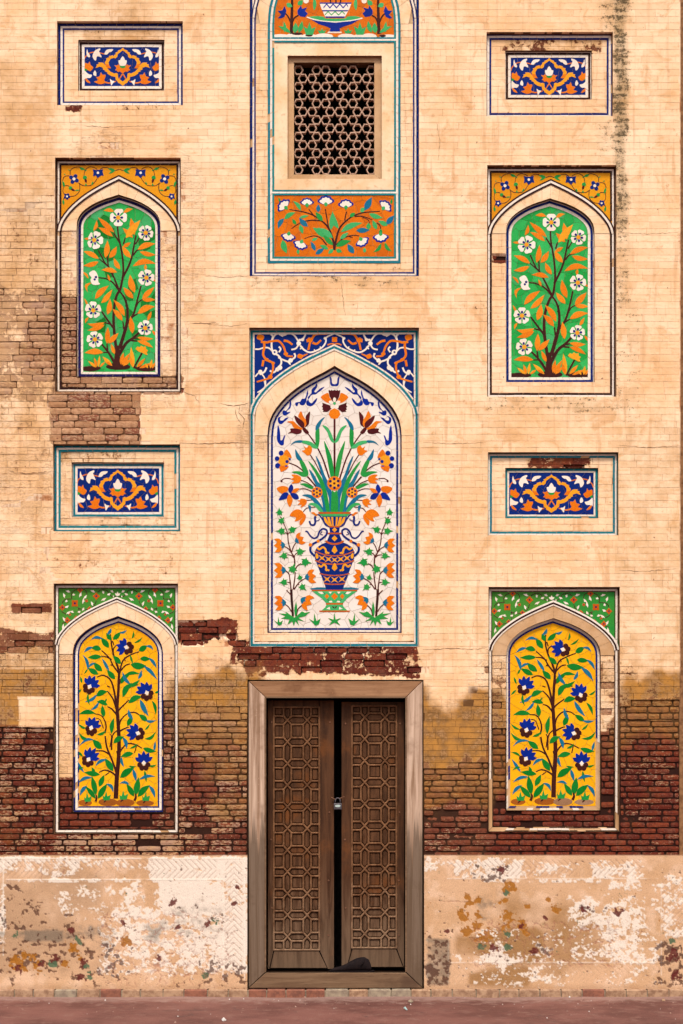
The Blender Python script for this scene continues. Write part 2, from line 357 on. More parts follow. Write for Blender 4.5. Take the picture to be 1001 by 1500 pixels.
# ------------------------------------------------------------------ damage map of the wall (photo pixels)
# (x0,y0,x1,y1,feather, loss, ochre, soot, tan, residue)
ZN = [
 (-300, 320, 82, 640, 60, .38, .22, 0, 1.0, .8), (-300, 430, 80, 550, 19, .53, .12, 0, 1.0, .86), (45, 470, 80, 545, 12, .9, .1, .1, .75, .35),
 (-300, 520, 74, 580, 18, .5, .1, 0, 1.0, .6), (76, 577, 204, 650, 2.0, 1.15, .05, 0, .86, .40), (-300, 585, 76, 720, 30, .36, .25, 0, 1, .5),
 (-300, 700, 60, 980, 30, .30, .22, 0, .6, .4), (20, 886, 74, 895, 5, .62, .2, 0, 0, .1), (0, 922, 78, 950, 9, .60, .3, 0, .1, .3),
 (-300, 950, 78, 985, 12, .44, .45, 0, .6, .5), (-300, 982, 80, 1062, 4, .42, 1.0, 0, .5, .2), (-300, 1064, 80, 1256, 4, 1.2, .0, 0, 0, .46),
 (80, 1218, 262, 1256, 4, 1.2, 0, 0, 0, .66),
 (262, 914, 345, 936, 7, .60, .05, 0, 0, .0), (340, 938, 372, 975, 8, .58, .1, 0, 0, .0), (366, 949, 612, 990, 8, .57, 0, 0, 0, .0), (372, 948, 440, 974, 6, .66, 0, 0, 0, .0),
 (262, 1000, 364, 1040, 40, .42, .95, 0, .8, .5), (262, 1044, 364, 1086, 22, .70, .7, 0, .8, .62), (262, 1084, 364, 1256, 10, 1.15, .05, 0, .05, .44),
 (300, 1100, 364, 1140, 14, .7, .55, 0, .5, .7), (310, 1170, 364, 1194, 8, .5, .45, 0, .6, .95),
 (620, 1050, 716, 1120, 62, .36, 1.25, .08, .5, .3), (616, 1126, 718, 1170, 22, .80, .8, 0, .3, .45), (616, 1162, 718, 1256, 10, 1.2, .12, .0, .1, .36),
 (716, 1216, 910, 1256, 5, 1.3, 0, 0, 0, .22),
 (935, 1015, 1300, 1050, 55, .42, 1.0, .30, .4, .3), (905, 1050, 1300, 1084, 26, .85, .6, .05, .15, .52), (905, 1078, 1300, 1256, 8, 1.2, .04, 0, 0, .34),
 # black growth under the eaves drip
 (906, -200, 912, 200, 22, .34, .15, .64, 0, 0), (890, -200, 912, 36, 34, .3, .15, .46, 0, 0), (906, 200, 916, 330, 15, .30, .1, .58, 0, 0), (906, 330, 918, 450, 16, .30, .1, .42, 0, 0), (905, 430, 930, 620, 20, .2, .1, .32, 0, 0),
 (885, 180, 912, 232, 30, .3, .1, .36, 0, 0), (715, 583, 930, 600, 12, .2, .1, .36, 0, 0), (372, 405, 612, 413, 7, .2, .1, .40, 0, 0),
 (120, 158, 240, 175, 14, .2, .2, .14, 0, 0), (380, 415, 600, 440, 22, .2, .22, .10, 0, 0), (720, 600, 900, 625, 22, .2, .25, .12, 0, 0), (300, 470, 364, 560, 30, .2, .28, 0, 0, 0), (262, 700, 285, 900, 20, .2, .2, 0, 0, 0), (618, 480, 640, 900, 18, .2, .2, 0, 0, 0), (908, 640, 1001, 960, 40, .2, .3, 0, 0, 0), (140, -60, 220, 26, 30, .2, .35, .12, 0, 0), (700, 600, 716, 960, 16, .2, .25, 0, 0, 0), (0, 100, 60, 420, 50, .24, .34, 0, 0, 0),
 # under sills and small scars
 (95, 155, 120, 162, 4, .58, 0, .1, 0, 0), (180, 155, 262, 160, 4, .46, 0, .1, 0, 0), (262, 560, 364, 575, 20, .3, .1, 0, .3, .2),
 (80, 780, 262, 850, 25, .36, .1, 0, .6, .3), (190, 230, 262, 225, 10, .3, .1, 0, 0, 0), (700, 420, 716, 470, 10, .36, .1, 0, 0, 0),
 # inside the niches
 (83, 440, 113, 575, 12, .66, .12, .1, .45, .4), (83, 552, 265, 575, 5, .62, .05, .1, .8, .6), (100, 250, 262, 552, 40, .33, .1, 0, .6, .5),
 (84, 955, 108, 1140, 20, .36, .25, .02, .8, .7), (80, 1142, 262, 1222, 4, 1.2, .05, .1, .0, .26), (236, 1030, 262, 1222, 12, .95, .15, 0, .15, .5),
 (716, 1072, 748, 1222, 5, 1.2, .05, .05, .0, .12), (872, 1076, 908, 1222, 5, 1.2, .05, .05, .0, .14), (716, 1186, 908, 1222, 5, 1.2, 0, .02, 0, .14), (716, 955, 910, 1075, 30, .42, .25, 0, .6, .5),
 (722, 375, 742, 384, 3, .72, 0, 0, 0, .2), (370, 590, 400, 650, 20, .34, .35, .08, 1, .6),
 (125, 42, 240, 58, 5, .38, .35, .14, 0, .3), (738, 58, 880, 74, 5, .46, .3, .14, .1, .3), (775, 668, 865, 684, 4, .56, .25, .05, 0, .2), (95, 660, 200, 676, 6, .40, .35, .08, .7, .4),
 (372, 388, 612, 404, 5, .33, .1, .14, 0, 0),
]
def zone(px, py):
    """wash loss, ochre damp, soot, tan brick, residue"""
    wob = 8*mnoise.noise(Vector((px*.03, py*.03, 3.1))); wob2 = 12*mnoise.noise(Vector((px*.018, py*.03, 9.7)))+6*mnoise.noise(Vector((px*.08, py*.08, 4.7)))
    x, y = px+wob, py+wob2
    big = 34*mnoise.noise(Vector((px*.016, py*.006, 21)))+12*mnoise.noise(Vector((px*.06, py*.03, 2)))
    r = [.27+.05*mnoise.noise(Vector((px*.006, py*.006, 1))), max(0, .02+.15*mnoise.noise(Vector((px*.008, py*.006, 12)))+.16*max(0, (140-px)/140)*(py > 200)), 0.0, 0.0, 0.0]; tw = 0.0; tn = rs = 0.0
    for (x0, y0, x1, y1, f, lo, oc, so, ta, re) in ZN:
        xx, yy = (x, y) if f > 5 else (px, py)
        if f > 20: yy += big
        dx = max(x0-xx, xx-x1, 0); dy = max(y0-yy, yy-y1, 0)
        if dx > f or dy > f: continue
        d = 1-math.hypot(dx, dy)/f
        if d <= 0: continue
        d = d*d*(3-2*d)
        r[0] = max(r[0], r[0]*(1-d)+lo*d); r[1] = max(r[1], oc*d); r[2] = max(r[2], so*d)
        w = d*(lo**2+.05); tw += w; tn += w*ta; rs += w*re
    if tw > 0: r[3] = tn/tw; r[4] = rs/tw
    if 27 < px < 79 and 1021 < py < 1066: r[0] = .2; r[1] = .12     # surviving square of wash
    return r
OPEN = {  # openings in the wall face, photo pixels
 'tl': (84, 31, 268, 154), 'tr': (713, 47, 898, 170), 'gl': (81, 231, 265, 573), 'gr': (714, 242, 903, 581),
 'uc': (366, -230, 614, 404.5), 'mc': (365.5, 480, 614, 947), 'ml': (78.5, 651, 264, 778), 'mr': (715, 662.5, 906, 784),
 'yl': (79, 855, 261, 1221), 'yr': (716, 860, 908, 1218), 'door': (363, 996, 620.5, 1448)}
WX0, WX1, WY0, WY1 = -190, 1190, -190, 1254
PITCH = 9.72; BW = 31.0

def subtract(rects, o):
    out = []
    for (a, b, c, d) in rects:
        if c <= o[0] or a >= o[2] or d <= o[1] or b >= o[3]: out.append((a, b, c, d)); continue
        if a < o[0]: out.append((a, b, o[0], d))
        if c > o[2]: out.append((o[2], b, c, d))
        m0, m1 = max(a, o[0]), min(c, o[2])
        if b < o[1]: out.append((m0, b, m1, o[1]))
        if d > o[3]: out.append((m0, o[3], m1, d))
    return out
def courses(x0, y0, x1, y1, openings, phase=0.0, bw=BW, pitch=PITCH):
    res = []; row = 0; y = y0+phase
    while y < y1:
        ya, yb = max(y, y0), min(y+pitch, y1)
        rr = random.Random(int(row*77+x0*3+y0))
        x = x0-rr.random()*3-(bw*.5 if row % 2 else 0)-(bw*.18 if row % 5 == 3 else 0)
        while x < x1:
            w = bw*(1+.10*(rr.random()-.5))
            if rr.random() < .10: w *= .62
            xa, xb = max(x, x0), min(x+w, x1); x += w
            rs = [(xa, ya, xb, yb)]
            for o in openings: rs = subtract(rs, o)
            res += [r for r in rs if r[2]-r[0] > 2.0 and r[3]-r[1] > 1.6]
        y += pitch; row += 1
    return res
def brick_mesh(r, depth, rng, cell=4.2, force=None):
    """one brick: subdivided face with worn arrises, returns verts, faces, zone, tone"""
    x0, y0, x1, y1 = r; cx, cy = (x0+x1)/2, (y0+y1)/2
    z = zone(cx, cy); bare = z[0]+.32*mnoise.noise(Vector((cx*.05, cy*.09, 5)))+.08*(rng.random()-.5) > .60
    rough = max(0, min(1, (z[0]-.35)/.5))
    if bare:
        gx, gy = .85+.35*rng.random(), .72+.35*rng.random(); set_ = .006+.007*rng.random()+(.012 if rng.random() < .05 else 0)
    else:
        gx, gy = .16+.10*rng.random(), .15+.10*rng.random(); set_ = .0012*rng.random()+.004*max(0, z[0]-.34)
        if z[3] > .5 and z[0] > .32: gy += .35*rng.random(); gx += .2*rng.random(); set_ += .004*rng.random()
    if bare:
        q_ = 1-z[3]*(.2+.75*rng.random()); gx *= q_; gy *= q_; set_ *= 1-.5*z[3]
    j = .4 if bare else .05
    x0 += gx+j*rng.random(); x1 -= gx+j*rng.random(); y0 += gy+j*.5*rng.random(); y1 -= gy+j*.5*rng.random()
    if x1-x0 < .6 or y1-y0 < .5: return None
    nx = max(1, round((x1-x0)/cell)); ny = max(1, round((y1-y0)/3.4))
    yf = depth+set_; vs = []; fs = []; zz = []; tt = []
    tr, tg = rng.random(), rng.random()
    amp = .0030 if bare else .0006
    tilt = (rng.random()-.5)*(.004 if bare else .0003)
    for j_ in range(ny+1):
        for i in range(nx+1):
            u, v = i/nx, j_/ny; px, py = x0+(x1-x0)*u, y0+(y1-y0)*v
            edge = (i in (0, nx))+(j_ in (0, ny))
            qx = px; qy = py
            if bare:
                qx += .5*mnoise.noise(Vector((px*.3, py*.3, 2)))*(1 if i in (0, nx) else 0); qy += .75*mnoise.noise(Vector((px*.13, py*.9, 7)))*(1 if j_ in (0, ny) else 0)
                if edge == 2: qx += (.7 if i == 0 else -.7); qy += (.45 if j_ == 0 else -.45)
            dy = amp*mnoise.noise(Vector((px*.22, py*.22, 4)))+tilt*(u-.5)+(.0022*edge if bare else 0)
            vs.append(P(qx, qy, yf+dy)); zn = zone(px, py)
            if bare: zn[0] = max(zn[0], .62+.0*z[0])+.12
            zz.append((zn[0], zn[1], zn[2], zn[4])); tt.append((tr, tg, zn[3], 1))
    w = nx+1
    for j_ in range(ny):
        for i in range(nx):
            a = j_*w+i; fs.append((a, a+1, a+w+1, a+w))
    ring = [i for i in range(nx)]+[j_*w+nx for j_ in range(ny)]+[ny*w+nx-i for i in range(nx)]+[(ny-j_)*w for j_ in range(ny)]
    n0 = len(vs); k = len(ring)
    for q in ring:
        X, Y, Z = vs[q]; kk = (D+depth+.05)/(D+Y)
        vs.append((X, depth+.035, Z)); zz.append(zz[q]); tt.append(tt[q])
    for i in range(k): fs.append((ring[i], n0+i, n0+(i+1) % k, ring[(i+1) % k]))
    return vs, fs, zz, tt, bare
def merge(items):
    V = []; F = []; Z = []; Tn = []
    for it in items:
        o = len(V); V += it[0]; F += [tuple(k+o for k in f) for f in it[1]]; Z += it[2]; Tn += it[3]
    return V, F, Z, Tn
def zone_grid(xs, ys, holes, depth_fn, parent, name, mat='mortar'):
    V = []; Z = []; Tn = []; idx = {}; F = []
    for b, y in enumerate(ys):
        for a, x in enumerate(xs):
            zn = zone(x, y); V.append(P(x, y, depth_fn(x, y, zn))); Z.append((zn[0], zn[1], zn[2], zn[4])); Tn.append((.5, .5, zn[3], 1))
    w = len(xs)
    for b in range(len(ys)-1):
        for a in range(w-1):
            cx, cy = (xs[a]+xs[a+1])/2, (ys[b]+ys[b+1])/2
            if any(h[0] < cx < h[2] and h[1] < cy < h[3] for h in holes): continue
            i = b*w+a; F.append((i, i+1, i+w+1, i+w))
    return link_mesh(name, V, F, [mat], parent, attrs={'zone': Z, 'tone': Tn})
def ticks(a, b, step, extra):
    s = set([a, b]); x = a
    while x < b: s.add(round(x, 3)); x += step
    for e in extra:
        if a < e < b: s.add(e)
    s = sorted(s); out = [s[0]]
    for q in s[1:]:
        if q-out[-1] > .8 or q in extra or q == b: out.append(q)
    return out
# ------------------------------------------------------------------ ground
gv = []; gf = []
gxs = [-60, -20, -8]+[-5+i*.1 for i in range(101)]+[8, 20, 60]; gys = [-90, -40, -15, -6]+[-4+i*.08 for i in range(51)]+[.6, 2, 30]
for y in gys:
    for x in gxs:
        near = max(0, 1-abs(x)/6)*(1 if -4 < y < .2 else 0)
        gv.append((x, y, near*(.010*mnoise.noise(Vector((x*1.3, y*1.3, 0)))+.006*mnoise.noise(Vector((x*4, y*5, 2))))-.004))
gw = len(gxs)
for j in range(len(gys)-1):
    for i in range(gw-1): a = j*gw+i; gf.append((a, a+1, a+gw+1, a+gw))
g = link_mesh('ground', gv, gf, ['ground_red'], smooth=True, kind='structure')
g['label'] = 'worn reddish paving in front of the palace wall'
# ------------------------------------------------------------------ the wall
wall = thing('wall', 'tall cream washed brick wall with red brick showing through low down', 'wall', (0, 0, 0))
holes = list(OPEN.values())
rng = random.Random(11)
YS = 1056.0
cs = courses(WX0, WY0, 996, YS, holes)+courses(1003, WY0, WX1, YS, holes, phase=4)
cs += courses(WX0, YS, 996, WY1, holes, bw=35, pitch=8.7)+courses(1003, YS, WX1, WY1, holes, phase=4, bw=35, pitch=8.7)
built = []
for r in cs:
    q = brick_mesh(r, 0.0, rng)
    if q:
        vis = 0 <= r[0] and r[2] <= 1001 and r[1] >= 0
        built.append(((r[2]-r[0])*(r[3]-r[1])*(1.06 if q[4] else 1.0)*(1 if vis else .0), q))
built.sort(key=lambda t: -t[0])
for a, q in built[:300]:
    link_mesh('brick', q[0], q[1], ['brickwork'], wall, attrs={'zone': q[2], 'tone': q[3]})
V, F, Z, Tn = merge([q for a, q in built[300:]])
link_mesh('smaller_bricks', V, F, ['brickwork'], wall, attrs={'zone': Z, 'tone': Tn}, kind='stuff')
ex = sorted(set([o[0] for o in holes]+[o[2] for o in holes])); ey = sorted(set([o[1] for o in holes]+[o[3] for o in holes]))
def mdepth(x, y, zn):
    e = max(0, min(1, (zn[0]-.34)/.10)); return .0026+.0165*e
zone_grid(ticks(WX0, 997, 6, ex), ticks(WY0, WY1, 6, ey), holes, mdepth, wall, 'mortar_bed')
zone_grid(ticks(1002, WX1, 8, []), ticks(WY0, WY1, 8, []), [], mdepth, wall, 'mortar_bed')
# projecting pier edge at the far right: shallow groove, then the return
mb = MB()
mb.box(P(996, 0, 0)[0], P(1003.5, 0, 0)[0], .012, .03, P(0, WY1)[2], P(0, WY0)[2])
mb.build('pier_groove', ['joint_dark'], wall)
# unseen shell added against sky light, closes the rooms behind door and lattice
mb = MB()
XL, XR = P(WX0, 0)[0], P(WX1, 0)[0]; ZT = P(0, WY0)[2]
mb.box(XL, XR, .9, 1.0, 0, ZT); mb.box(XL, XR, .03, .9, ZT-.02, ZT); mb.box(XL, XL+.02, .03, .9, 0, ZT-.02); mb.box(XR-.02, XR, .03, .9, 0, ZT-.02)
mb.build('light_stop_shell', ['dark_room'], wall)

# lintel strip of plaster over the door with old painted scar comes from the damage map above
def reveal(outline, d0, d1, name, mat, parent):
    """sides of a recess from depth d0 to d1 along an outline in pixels at depth d0"""
    n = len(outline); V = [P(a, b, d0) for a, b in outline]; V += [(x, d1, z) for x, _, z in V]
    return link_mesh(name, V, [(i, (i+1) % n, n+(i+1) % n, n+i) for i in range(n)], [mat], parent)
def at_depth(poly, d0, d1): return [back(a, b, d1, d0) for a, b in poly]
def ring_face(outer, inner, y, name, mat, parent):
    pts = [Vector((a, b, 0)) for a, b in outer]; pin = [Vector((a, b, 0)) for a, b in (inner or [])]
    tris = tessellate_polygon([pts, pin]) if inner else tessellate_polygon([pts])
    V = [P(p.x, p.y, y) for p in pts+(pin if inner else [])]
    return link_mesh(name, V, [tuple(t) for t in tris], [mat], parent)
def line_tiles(poly, o0, o1, y, t, mat, name, parent, seg=12.0, closed=True, gone=None, skip_edge=None, rs=None):
    """a line of small glazed strips following an outline; every strip is real and separately cut"""
    A = offset_poly(poly, o0); B = offset_poly(poly, o1); n = len(poly); mb = MB(); rs = rs or random.Random(3)
    acc = 0.0
    for i in range(n):
        j = (i+1) % n
        if skip_edge and skip_edge(poly[i], poly[j]): continue
        L = math.hypot(A[j][0]-A[i][0], A[j][1]-A[i][1])
        k = max(1, round(L/seg)); long_ = L > seg*.8
        acc += L
        cut = (not long_) and acc > seg
        if cut: acc = 0
        for s in range(k):
            g = .22/L if (long_ or cut) else 0.0
            u0, u1 = s/k+(g if long_ else 0), (s+1)/k-g
            if gone and gone(A[i][0]+(A[j][0]-A[i][0])*(u0+u1)/2, A[i][1]+(A[j][1]-A[i][1])*(u0+u1)/2, rs): continue
            lerp = lambda p, q, u: (p[0]+(q[0]-p[0])*u, p[1]+(q[1]-p[1])*u)
            q = [lerp(A[i], A[j], u0), lerp(A[i], A[j], u1), lerp(B[i], B[j], u1), lerp(B[i], B[j], u0)]
            if long_:
                if rs.random() < .008: continue
                ja, jb = rs.uniform(-.16, .16), rs.uniform(-.16, .16); q = [(a_+ja, b_+jb) for a_, b_ in q]
            tt = t+(.0008*rs.random() if long_ else .0004)
            mb.quadpx(q, y, tt)
    return mb.build(name, [mat, mat], parent, kind='stuff')
PROF = {
 'outer': [(0, 0), (.018, .10), (.075, .235), (.21, .43), (.42, .635), (.63, .785), (.82, .90), (1, 1)],
 'inner': [(0, 0), (.025, .19), (.10, .35), (.22, .50), (.39, .65), (.62, .80), (.83, .905), (1, 1)],
 'round': [(0, 0), (.022, .20), (.105, .40), (.24, .565), (.42, .715), (.65, .85), (.84, .93), (1, 1)]}
def arch(xl, xr, ys, ya, prof, n=28):
    c = crom(PROF[prof], 6, False); cx = (xl+xr)/2
    # resample evenly by length
    L = [0]
    pts = [(xl+(cx-xl)*u, ys-(ys-ya)*v) for u, v in c]
    for i in range(1, len(pts)): L.append(L[-1]+math.hypot(pts[i][0]-pts[i-1][0], pts[i][1]-pts[i-1][1]))
    h = []
    for k in range(n//2+1):
        s = L[-1]*k/(n//2); i = 1
        while i < len(L)-1 and L[i] < s: i += 1
        u = (s-L[i-1])/max(1e-6, L[i]-L[i-1]); h.append((pts[i-1][0]+(pts[i][0]-pts[i-1][0])*u, pts[i-1][1]+(pts[i][1]-pts[i-1][1])*u))
    return h+[(2*cx-x, y) for x, y in h[-2::-1]]
def clip_half(poly, px, py, nx, ny):
    out = []; n = len(poly)
    for i in range(n):
        a, b = poly[i], poly[(i+1) % n]
        da = (a[0]-px)*nx+(a[1]-py)*ny; db = (b[0]-px)*nx+(b[1]-py)*ny
        if da <= 0: out.append(a)
        if (da < 0 < db) or (db < 0 < da):
            t = da/(da-db); out.append((a[0]+(b[0]-a[0])*t, a[1]+(b[1]-a[1])*t))
    return out
def crazed(poly, step, y, mats, parent, gap=.2, rs=None, t=.003, name='tile'):
    """field of irregular cut tiles filling a convex outline"""
    rs = rs or random.Random(5)
    xs = [p[0] for p in poly]; ys = [p[1] for p in poly]; seeds = []
    yy = min(ys); r = 0
    while yy < max(ys)+step:
        xx = min(xs)+(step/2 if r % 2 else 0)
        while xx < max(xs)+step:
            seeds.append((xx+(rs.random()-.5)*step*.75, yy+(rs.random()-.5)*step*.75)); xx += step
        yy += step; r += 1
    for i, (sx, sy) in enumerate(seeds):
        c = list(poly)
        for j, (tx, ty) in enumerate(seeds):
            if i == j or abs(tx-sx) > 3*step or abs(ty-sy) > 3*step: continue
            dx, dy = tx-sx, ty-sy; l = math.hypot(dx, dy)
            c = clip_half(c, (sx+tx)/2-dx/l*gap, (sy+ty)/2-dy/l*gap, dx, dy)
            if len(c) < 3: break
        if len(c) < 3 or abs(area(c)) < 3: continue
        mb = MB(); mb.prism(c, y, t+.0006*rs.random(), 0)
        m = mats[min(len(mats)-1, int(rs.random()**1.3*len(mats)))] if len(mats) > 1 else mats[0]
        mb.build(name, [m, 'grout'], parent)

def crack(pts, w, seed, parent=None):
    """hairline crack in the wash: a ragged dark seam"""
    rr = random.Random(seed); c = []
    for (a, b), (c2, d2) in zip(pts[:-1], pts[1:]):
        L = math.hypot(c2-a, d2-b); n = max(1, int(L/3))
        for k in range(n): t = k/n; c.append((a+(c2-a)*t+rr.uniform(-.7, .7), b+(d2-b)*t+rr.uniform(-.7, .7)))
    c.append(pts[-1]); V = []; n = len(c)
    for i, (x, y) in enumerate(c):
        a, b = c[max(i-1, 0)], c[min(i+1, n-1)]; dx, dy = b[0]-a[0], b[1]-a[1]; l = math.hypot(dx, dy) or 1
        ww = w*(.35+rr.random())*(.3+.7*math.sin(math.pi*(i+.5)/n)); V += [P(x-dy/l*ww, y+dx/l*ww, -.0006), P(x+dy/l*ww, y-dx/l*ww, -.0006)]
    link_mesh('crack', V, [(2*i, 2*i+1, 2*i+3, 2*i+2) for i in range(n-1)], ['joint_dark'], parent or wall)
for i, (pts, w) in enumerate([([(262,649),(300,650),(345,648),(365,650)],.55), ([(268,574),(285,580),(292,590)],.4), ([(320,590),(335,594),(352,594),(364,590)],.5), ([(352,594),(350,604),(358,614),(356,628)],.45), ([(345,600),(347,612),(353,620)],.35),
    ([(278,473),(300,474),(322,473)],.5), ([(300,474),(340,478),(362,474)],.3), ([(620,952),(660,950),(700,951),(714,948)],.45), ([(620,648),(660,650),(712,648)],.35), ([(907,652),(950,656),(996,653)],.35), ([(0,1009),(35,1010),(78,1008)],.6),
    ([(640,180),(645,210),(642,235)],.3), ([(905,340),(950,343),(995,340)],.3), ([(300,404),(325,406),(364,404)],.35), ([(500,414),(503,440),(506,462)],.4), ([(12,690),(40,694),(76,690)],.55), ([(907,835),(940,837),(995,833)],.3), ([(105,182),(150,186),(230,184)],.3)]): crack(pts, w, i)
# ------------------------------------------------------------------ drawing of the mosaics: every piece is a cut tile
class Pen:
    """turns coordinates read off one area of the photograph into tiles lying in the plane at depth y"""
    def __init__(s, parent, y, ox, oy, sc, warp=None, mirror=None):
        s.p, s.y, s.ox, s.oy, s.sc, s.warp, s.mx = parent, y, ox, oy, sc, warp, mirror
        s.k = 0; s.lw = 1.0
    def map(s, pts, mir=False):
        out = []
        for a, b in pts:
            x, y = s.ox+a/s.sc, s.oy+b/s.sc
            if s.warp: x, y = s.warp(x, y)
            if mir: x = 2*s.mx-x
            out.append((x, y))
        return out
    def t(s): s.k += 1; return .0040+.000007*s.k
    def piece(s, name, poly, mat, parent=None, both=None, flare=.22, dt=0.0):
        r = []
        for mir in ((False, True) if (s.mx is not None and both is not False) else (False,)):
            q = s.map(poly, mir); mb = MB(); mb.prism(q, s.y, s.t()+dt, flare)
            r.append(mb.build(name, [mat, 'grout'], (parent[1 if mir else 0] if isinstance(parent, list) else parent) or s.p))
        return r
    def leaf(s, x0, y0, x1, y1, w, mat, bend=0.0, name='leaf', **k): return s.piece(name, leafpoly(x0, y0, x1, y1, w*s.lw, bend), mat, **k)
    def stem(s, pts, w0, w1, mat='stem_brown', name='stem', **k): return s.piece(name, stroke(pts, w0, w1), mat, **k)
    def blob(s, pts, mat, name='petal', **k): return s.piece(name, crom(pts, 3), mat, **k)
    def dot(s, x, y, r, mat, name='petal', **k): return s.piece(name, circle(x, y, r, 10), mat, **k)

def shepard(pairs):
    def w(x, y):
        sx = sy = sw = 0
        for (a, b), (c, d) in pairs:
            q = 1/((x-a)**2+(y-b)**2+60)**1.3; sx += q*(c-a); sy += q*(d-b); sw += q
        return x+sx/sw, y+sy/sw
    return w
def green_motif(root, y, warp=None):
    p = Pen(root, y, 700, 230, 4.0545, warp)
    for m in [(250, 1296, 70, 16), (430, 1292, 75, 22), (600, 1295, 70, 18)]:
        p.piece('mound', circle(m[0], m[1], m[2], 14, m[3]), 'stem_brown')
    T = 'stem_brown'
    for pts, a, b in [([(300, 745), (350, 752), (400, 778), (440, 825)], 7, 11), ([(312, 580), (345, 655), (370, 685), (400, 740), (440, 820)], 8, 12),
        ([(362, 600), (366, 680)], 7, 10), ([(310, 630), (350, 665)], 6, 9), ([(405, 480), (440, 535)], 7, 12), ([(475, 505), (463, 545)], 7, 10),
        ([(432, 440), (435, 500), (452, 600), (460, 700), (455, 770), (445, 820), (425, 850), (402, 920), (394, 1000), (402, 1100), (418, 1200)], 9, 20),
        ([(540, 490), (525, 560), (512, 620), (490, 680), (455, 750)], 9, 14), ([(560, 505), (535, 545)], 7, 9), ([(575, 575), (545, 580), (520, 612)], 8, 10),
        ([(445, 830), (470, 870), (484, 930), (482, 1010), (465, 1080), (436, 1180)], 9, 24), ([(482, 880), (475, 920)], 8, 8),
        ([(565, 795), (547, 880), (520, 970), (475, 1030)], 9, 16), ([(580, 880), (555, 895), (535, 930)], 7, 9), ([(550, 960), (520, 980)], 7, 9),
        ([(556, 1072), (520, 1110), (475, 1148), (432, 1225)], 12, 22), ([(548, 1108), (515, 1115)], 8, 12), ([(545, 1130), (500, 1125)], 8, 12),
        ([(320, 1157), (370, 1210), (412, 1275)], 10, 18), ([(330, 1205), (360, 1205)], 8, 8), ([(315, 950), (360, 1010), (400, 1062)], 10, 14), ([(335, 1018), (375, 1030)], 8, 9),
        ([(352, 1150), (358, 1190)], 8, 12), ([(455, 1010), (462, 1060)], 8, 12),
        ([(422, 1160), (424, 1300)], 30, 40), ([(575, 1205), (525, 1298)], 12, 10)]:
        p.stem(pts, a, b, T)
    L = [(408,352,342,348,24,.1),(465,360,518,338,24,-.1),(410,475,308,385,36,0),(400,500,310,445,32,.05),(280,466,300,402,24,.1),(252,510,208,506,16,0),
      (530,490,510,390,38,0),(520,505,463,450,32,0),(460,562,508,535,24,0),(505,627,456,555,36,-.05),(548,577,657,537,36,-.08),(560,588,657,606,32,.06),(515,678,658,664,38,-.16),
      (350,628,367,522,36,.05),(374,628,422,558,36,.05),(311,632,213,584,34,.05),(307,650,213,674,32,-.06),(422,715,320,700,32,.08),(440,697,401,626,32,-.06),(378,768,360,725,16,0),
      (243,752,205,710,16,.1),(262,775,232,840,20,.3),(275,877,372,794,40,-.06),(314,900,397,817,36,.05),(589,700,592,664,18,0),(628,752,657,770,14,0),
      (530,838,500,728,40,-.05),(521,872,464,804,36,0),(577,880,647,804,40,0),(578,884,660,888,28,0),(546,962,657,928,40,-.1),(353,970,377,873,40,.05),(466,978,400,878,38,.06),
      (452,1006,389,935,38,.05),(232,925,208,878,14,0),(236,985,218,1025,16,.1),(336,1020,230,1026,34,-.14),(336,1034,232,1072,34,-.05),(516,1082,503,978,38,.0),(606,1002,634,953,22,0),
      (634,1060,660,1096,16,0),(353,1152,358,1048,36,0),(361,1150,427,1083,36,0),(546,1104,642,1112,30,.06),(546,1128,642,1172,30,-.06),(331,1205,213,1205,36,.06),(408,1217,378,1150,26,0)]
    for a in L: p.leaf(*a[:5], 'leaf_orange', a[5])
    p.leaf(478, 508, 566, 400, 46, 'petal_yellow', 0)
    for a in [(285,1290,232,1250,18),(290,1290,272,1232,20),(300,1290,310,1222,20),(310,1290,350,1262,16),(396,1290,328,1228,26),(392,1286,352,1262,16),(446,1282,462,1204,26),(452,1286,503,1205,26),
              (460,1290,508,1242,22),(525,1290,508,1166,28),(520,1294,500,1220,22),(545,1290,596,1235,24),(560,1294,640,1262,20),(630,1294,637,1240,20),(640,1294,658,1258,16),(615,1294,598,1264,14)]:
        p.leaf(*a, 'leaf_orange' if a[0] % 3 else 'petal_yellow', 0, name='grass_blade')
    p.piece('flower', [(536,1180),(548,1164),(560,1170),(572,1160),(584,1168),(598,1164),(600,1180),(612,1188),(604,1200),(610,1216),(596,1214),(580,1204),(556,1196)], 'petal_yellow')
    def flower(cx, cy, n, rot, r=50, half=False):
        if half:
            f = p.piece('flower', crom([(250,715),(280,703),(300,735),(302,770),(312,785),(270,788),(255,760),(262,745),(250,730)], 3), 'white')[0]
            p.dot(288, 742, 8, 'blue', parent=f, name='petal_spot'); p.dot(280, 756, 7, 'blue', parent=f, name='petal_spot'); return
        ctr = circle(cx, cy, 13, 10)
        f = p.piece('flower', ctr, 'petal_yellow', dt=.0008)[0]
        for k in range(n):
            a = rot+2*math.pi*k/n; ca, sa = math.cos(a), math.sin(a); h = math.pi/n*1.02
            pts = [(cx+ca*6-0, cy+sa*6)]
            for b, rr in [(-.72, .55), (-.86, .86), (-.45, 1.0), (-.1, .97), (.1, .97), (.5, 1.0), (.86, .84), (.72, .55)]:
                pts.append((cx+r*rr*math.cos(a+b*h), cy+r*rr*math.sin(a+b*h)))
            p.piece('petal', crom(pts, 2), 'white', parent=f)
        for k in range(n):
            a = rot+2*math.pi*k/n
            p.piece('petal_spot', circle(cx+21*math.cos(a), cy+21*math.sin(a), 9, 8, 7, a), 'blue', parent=f, dt=.0010)
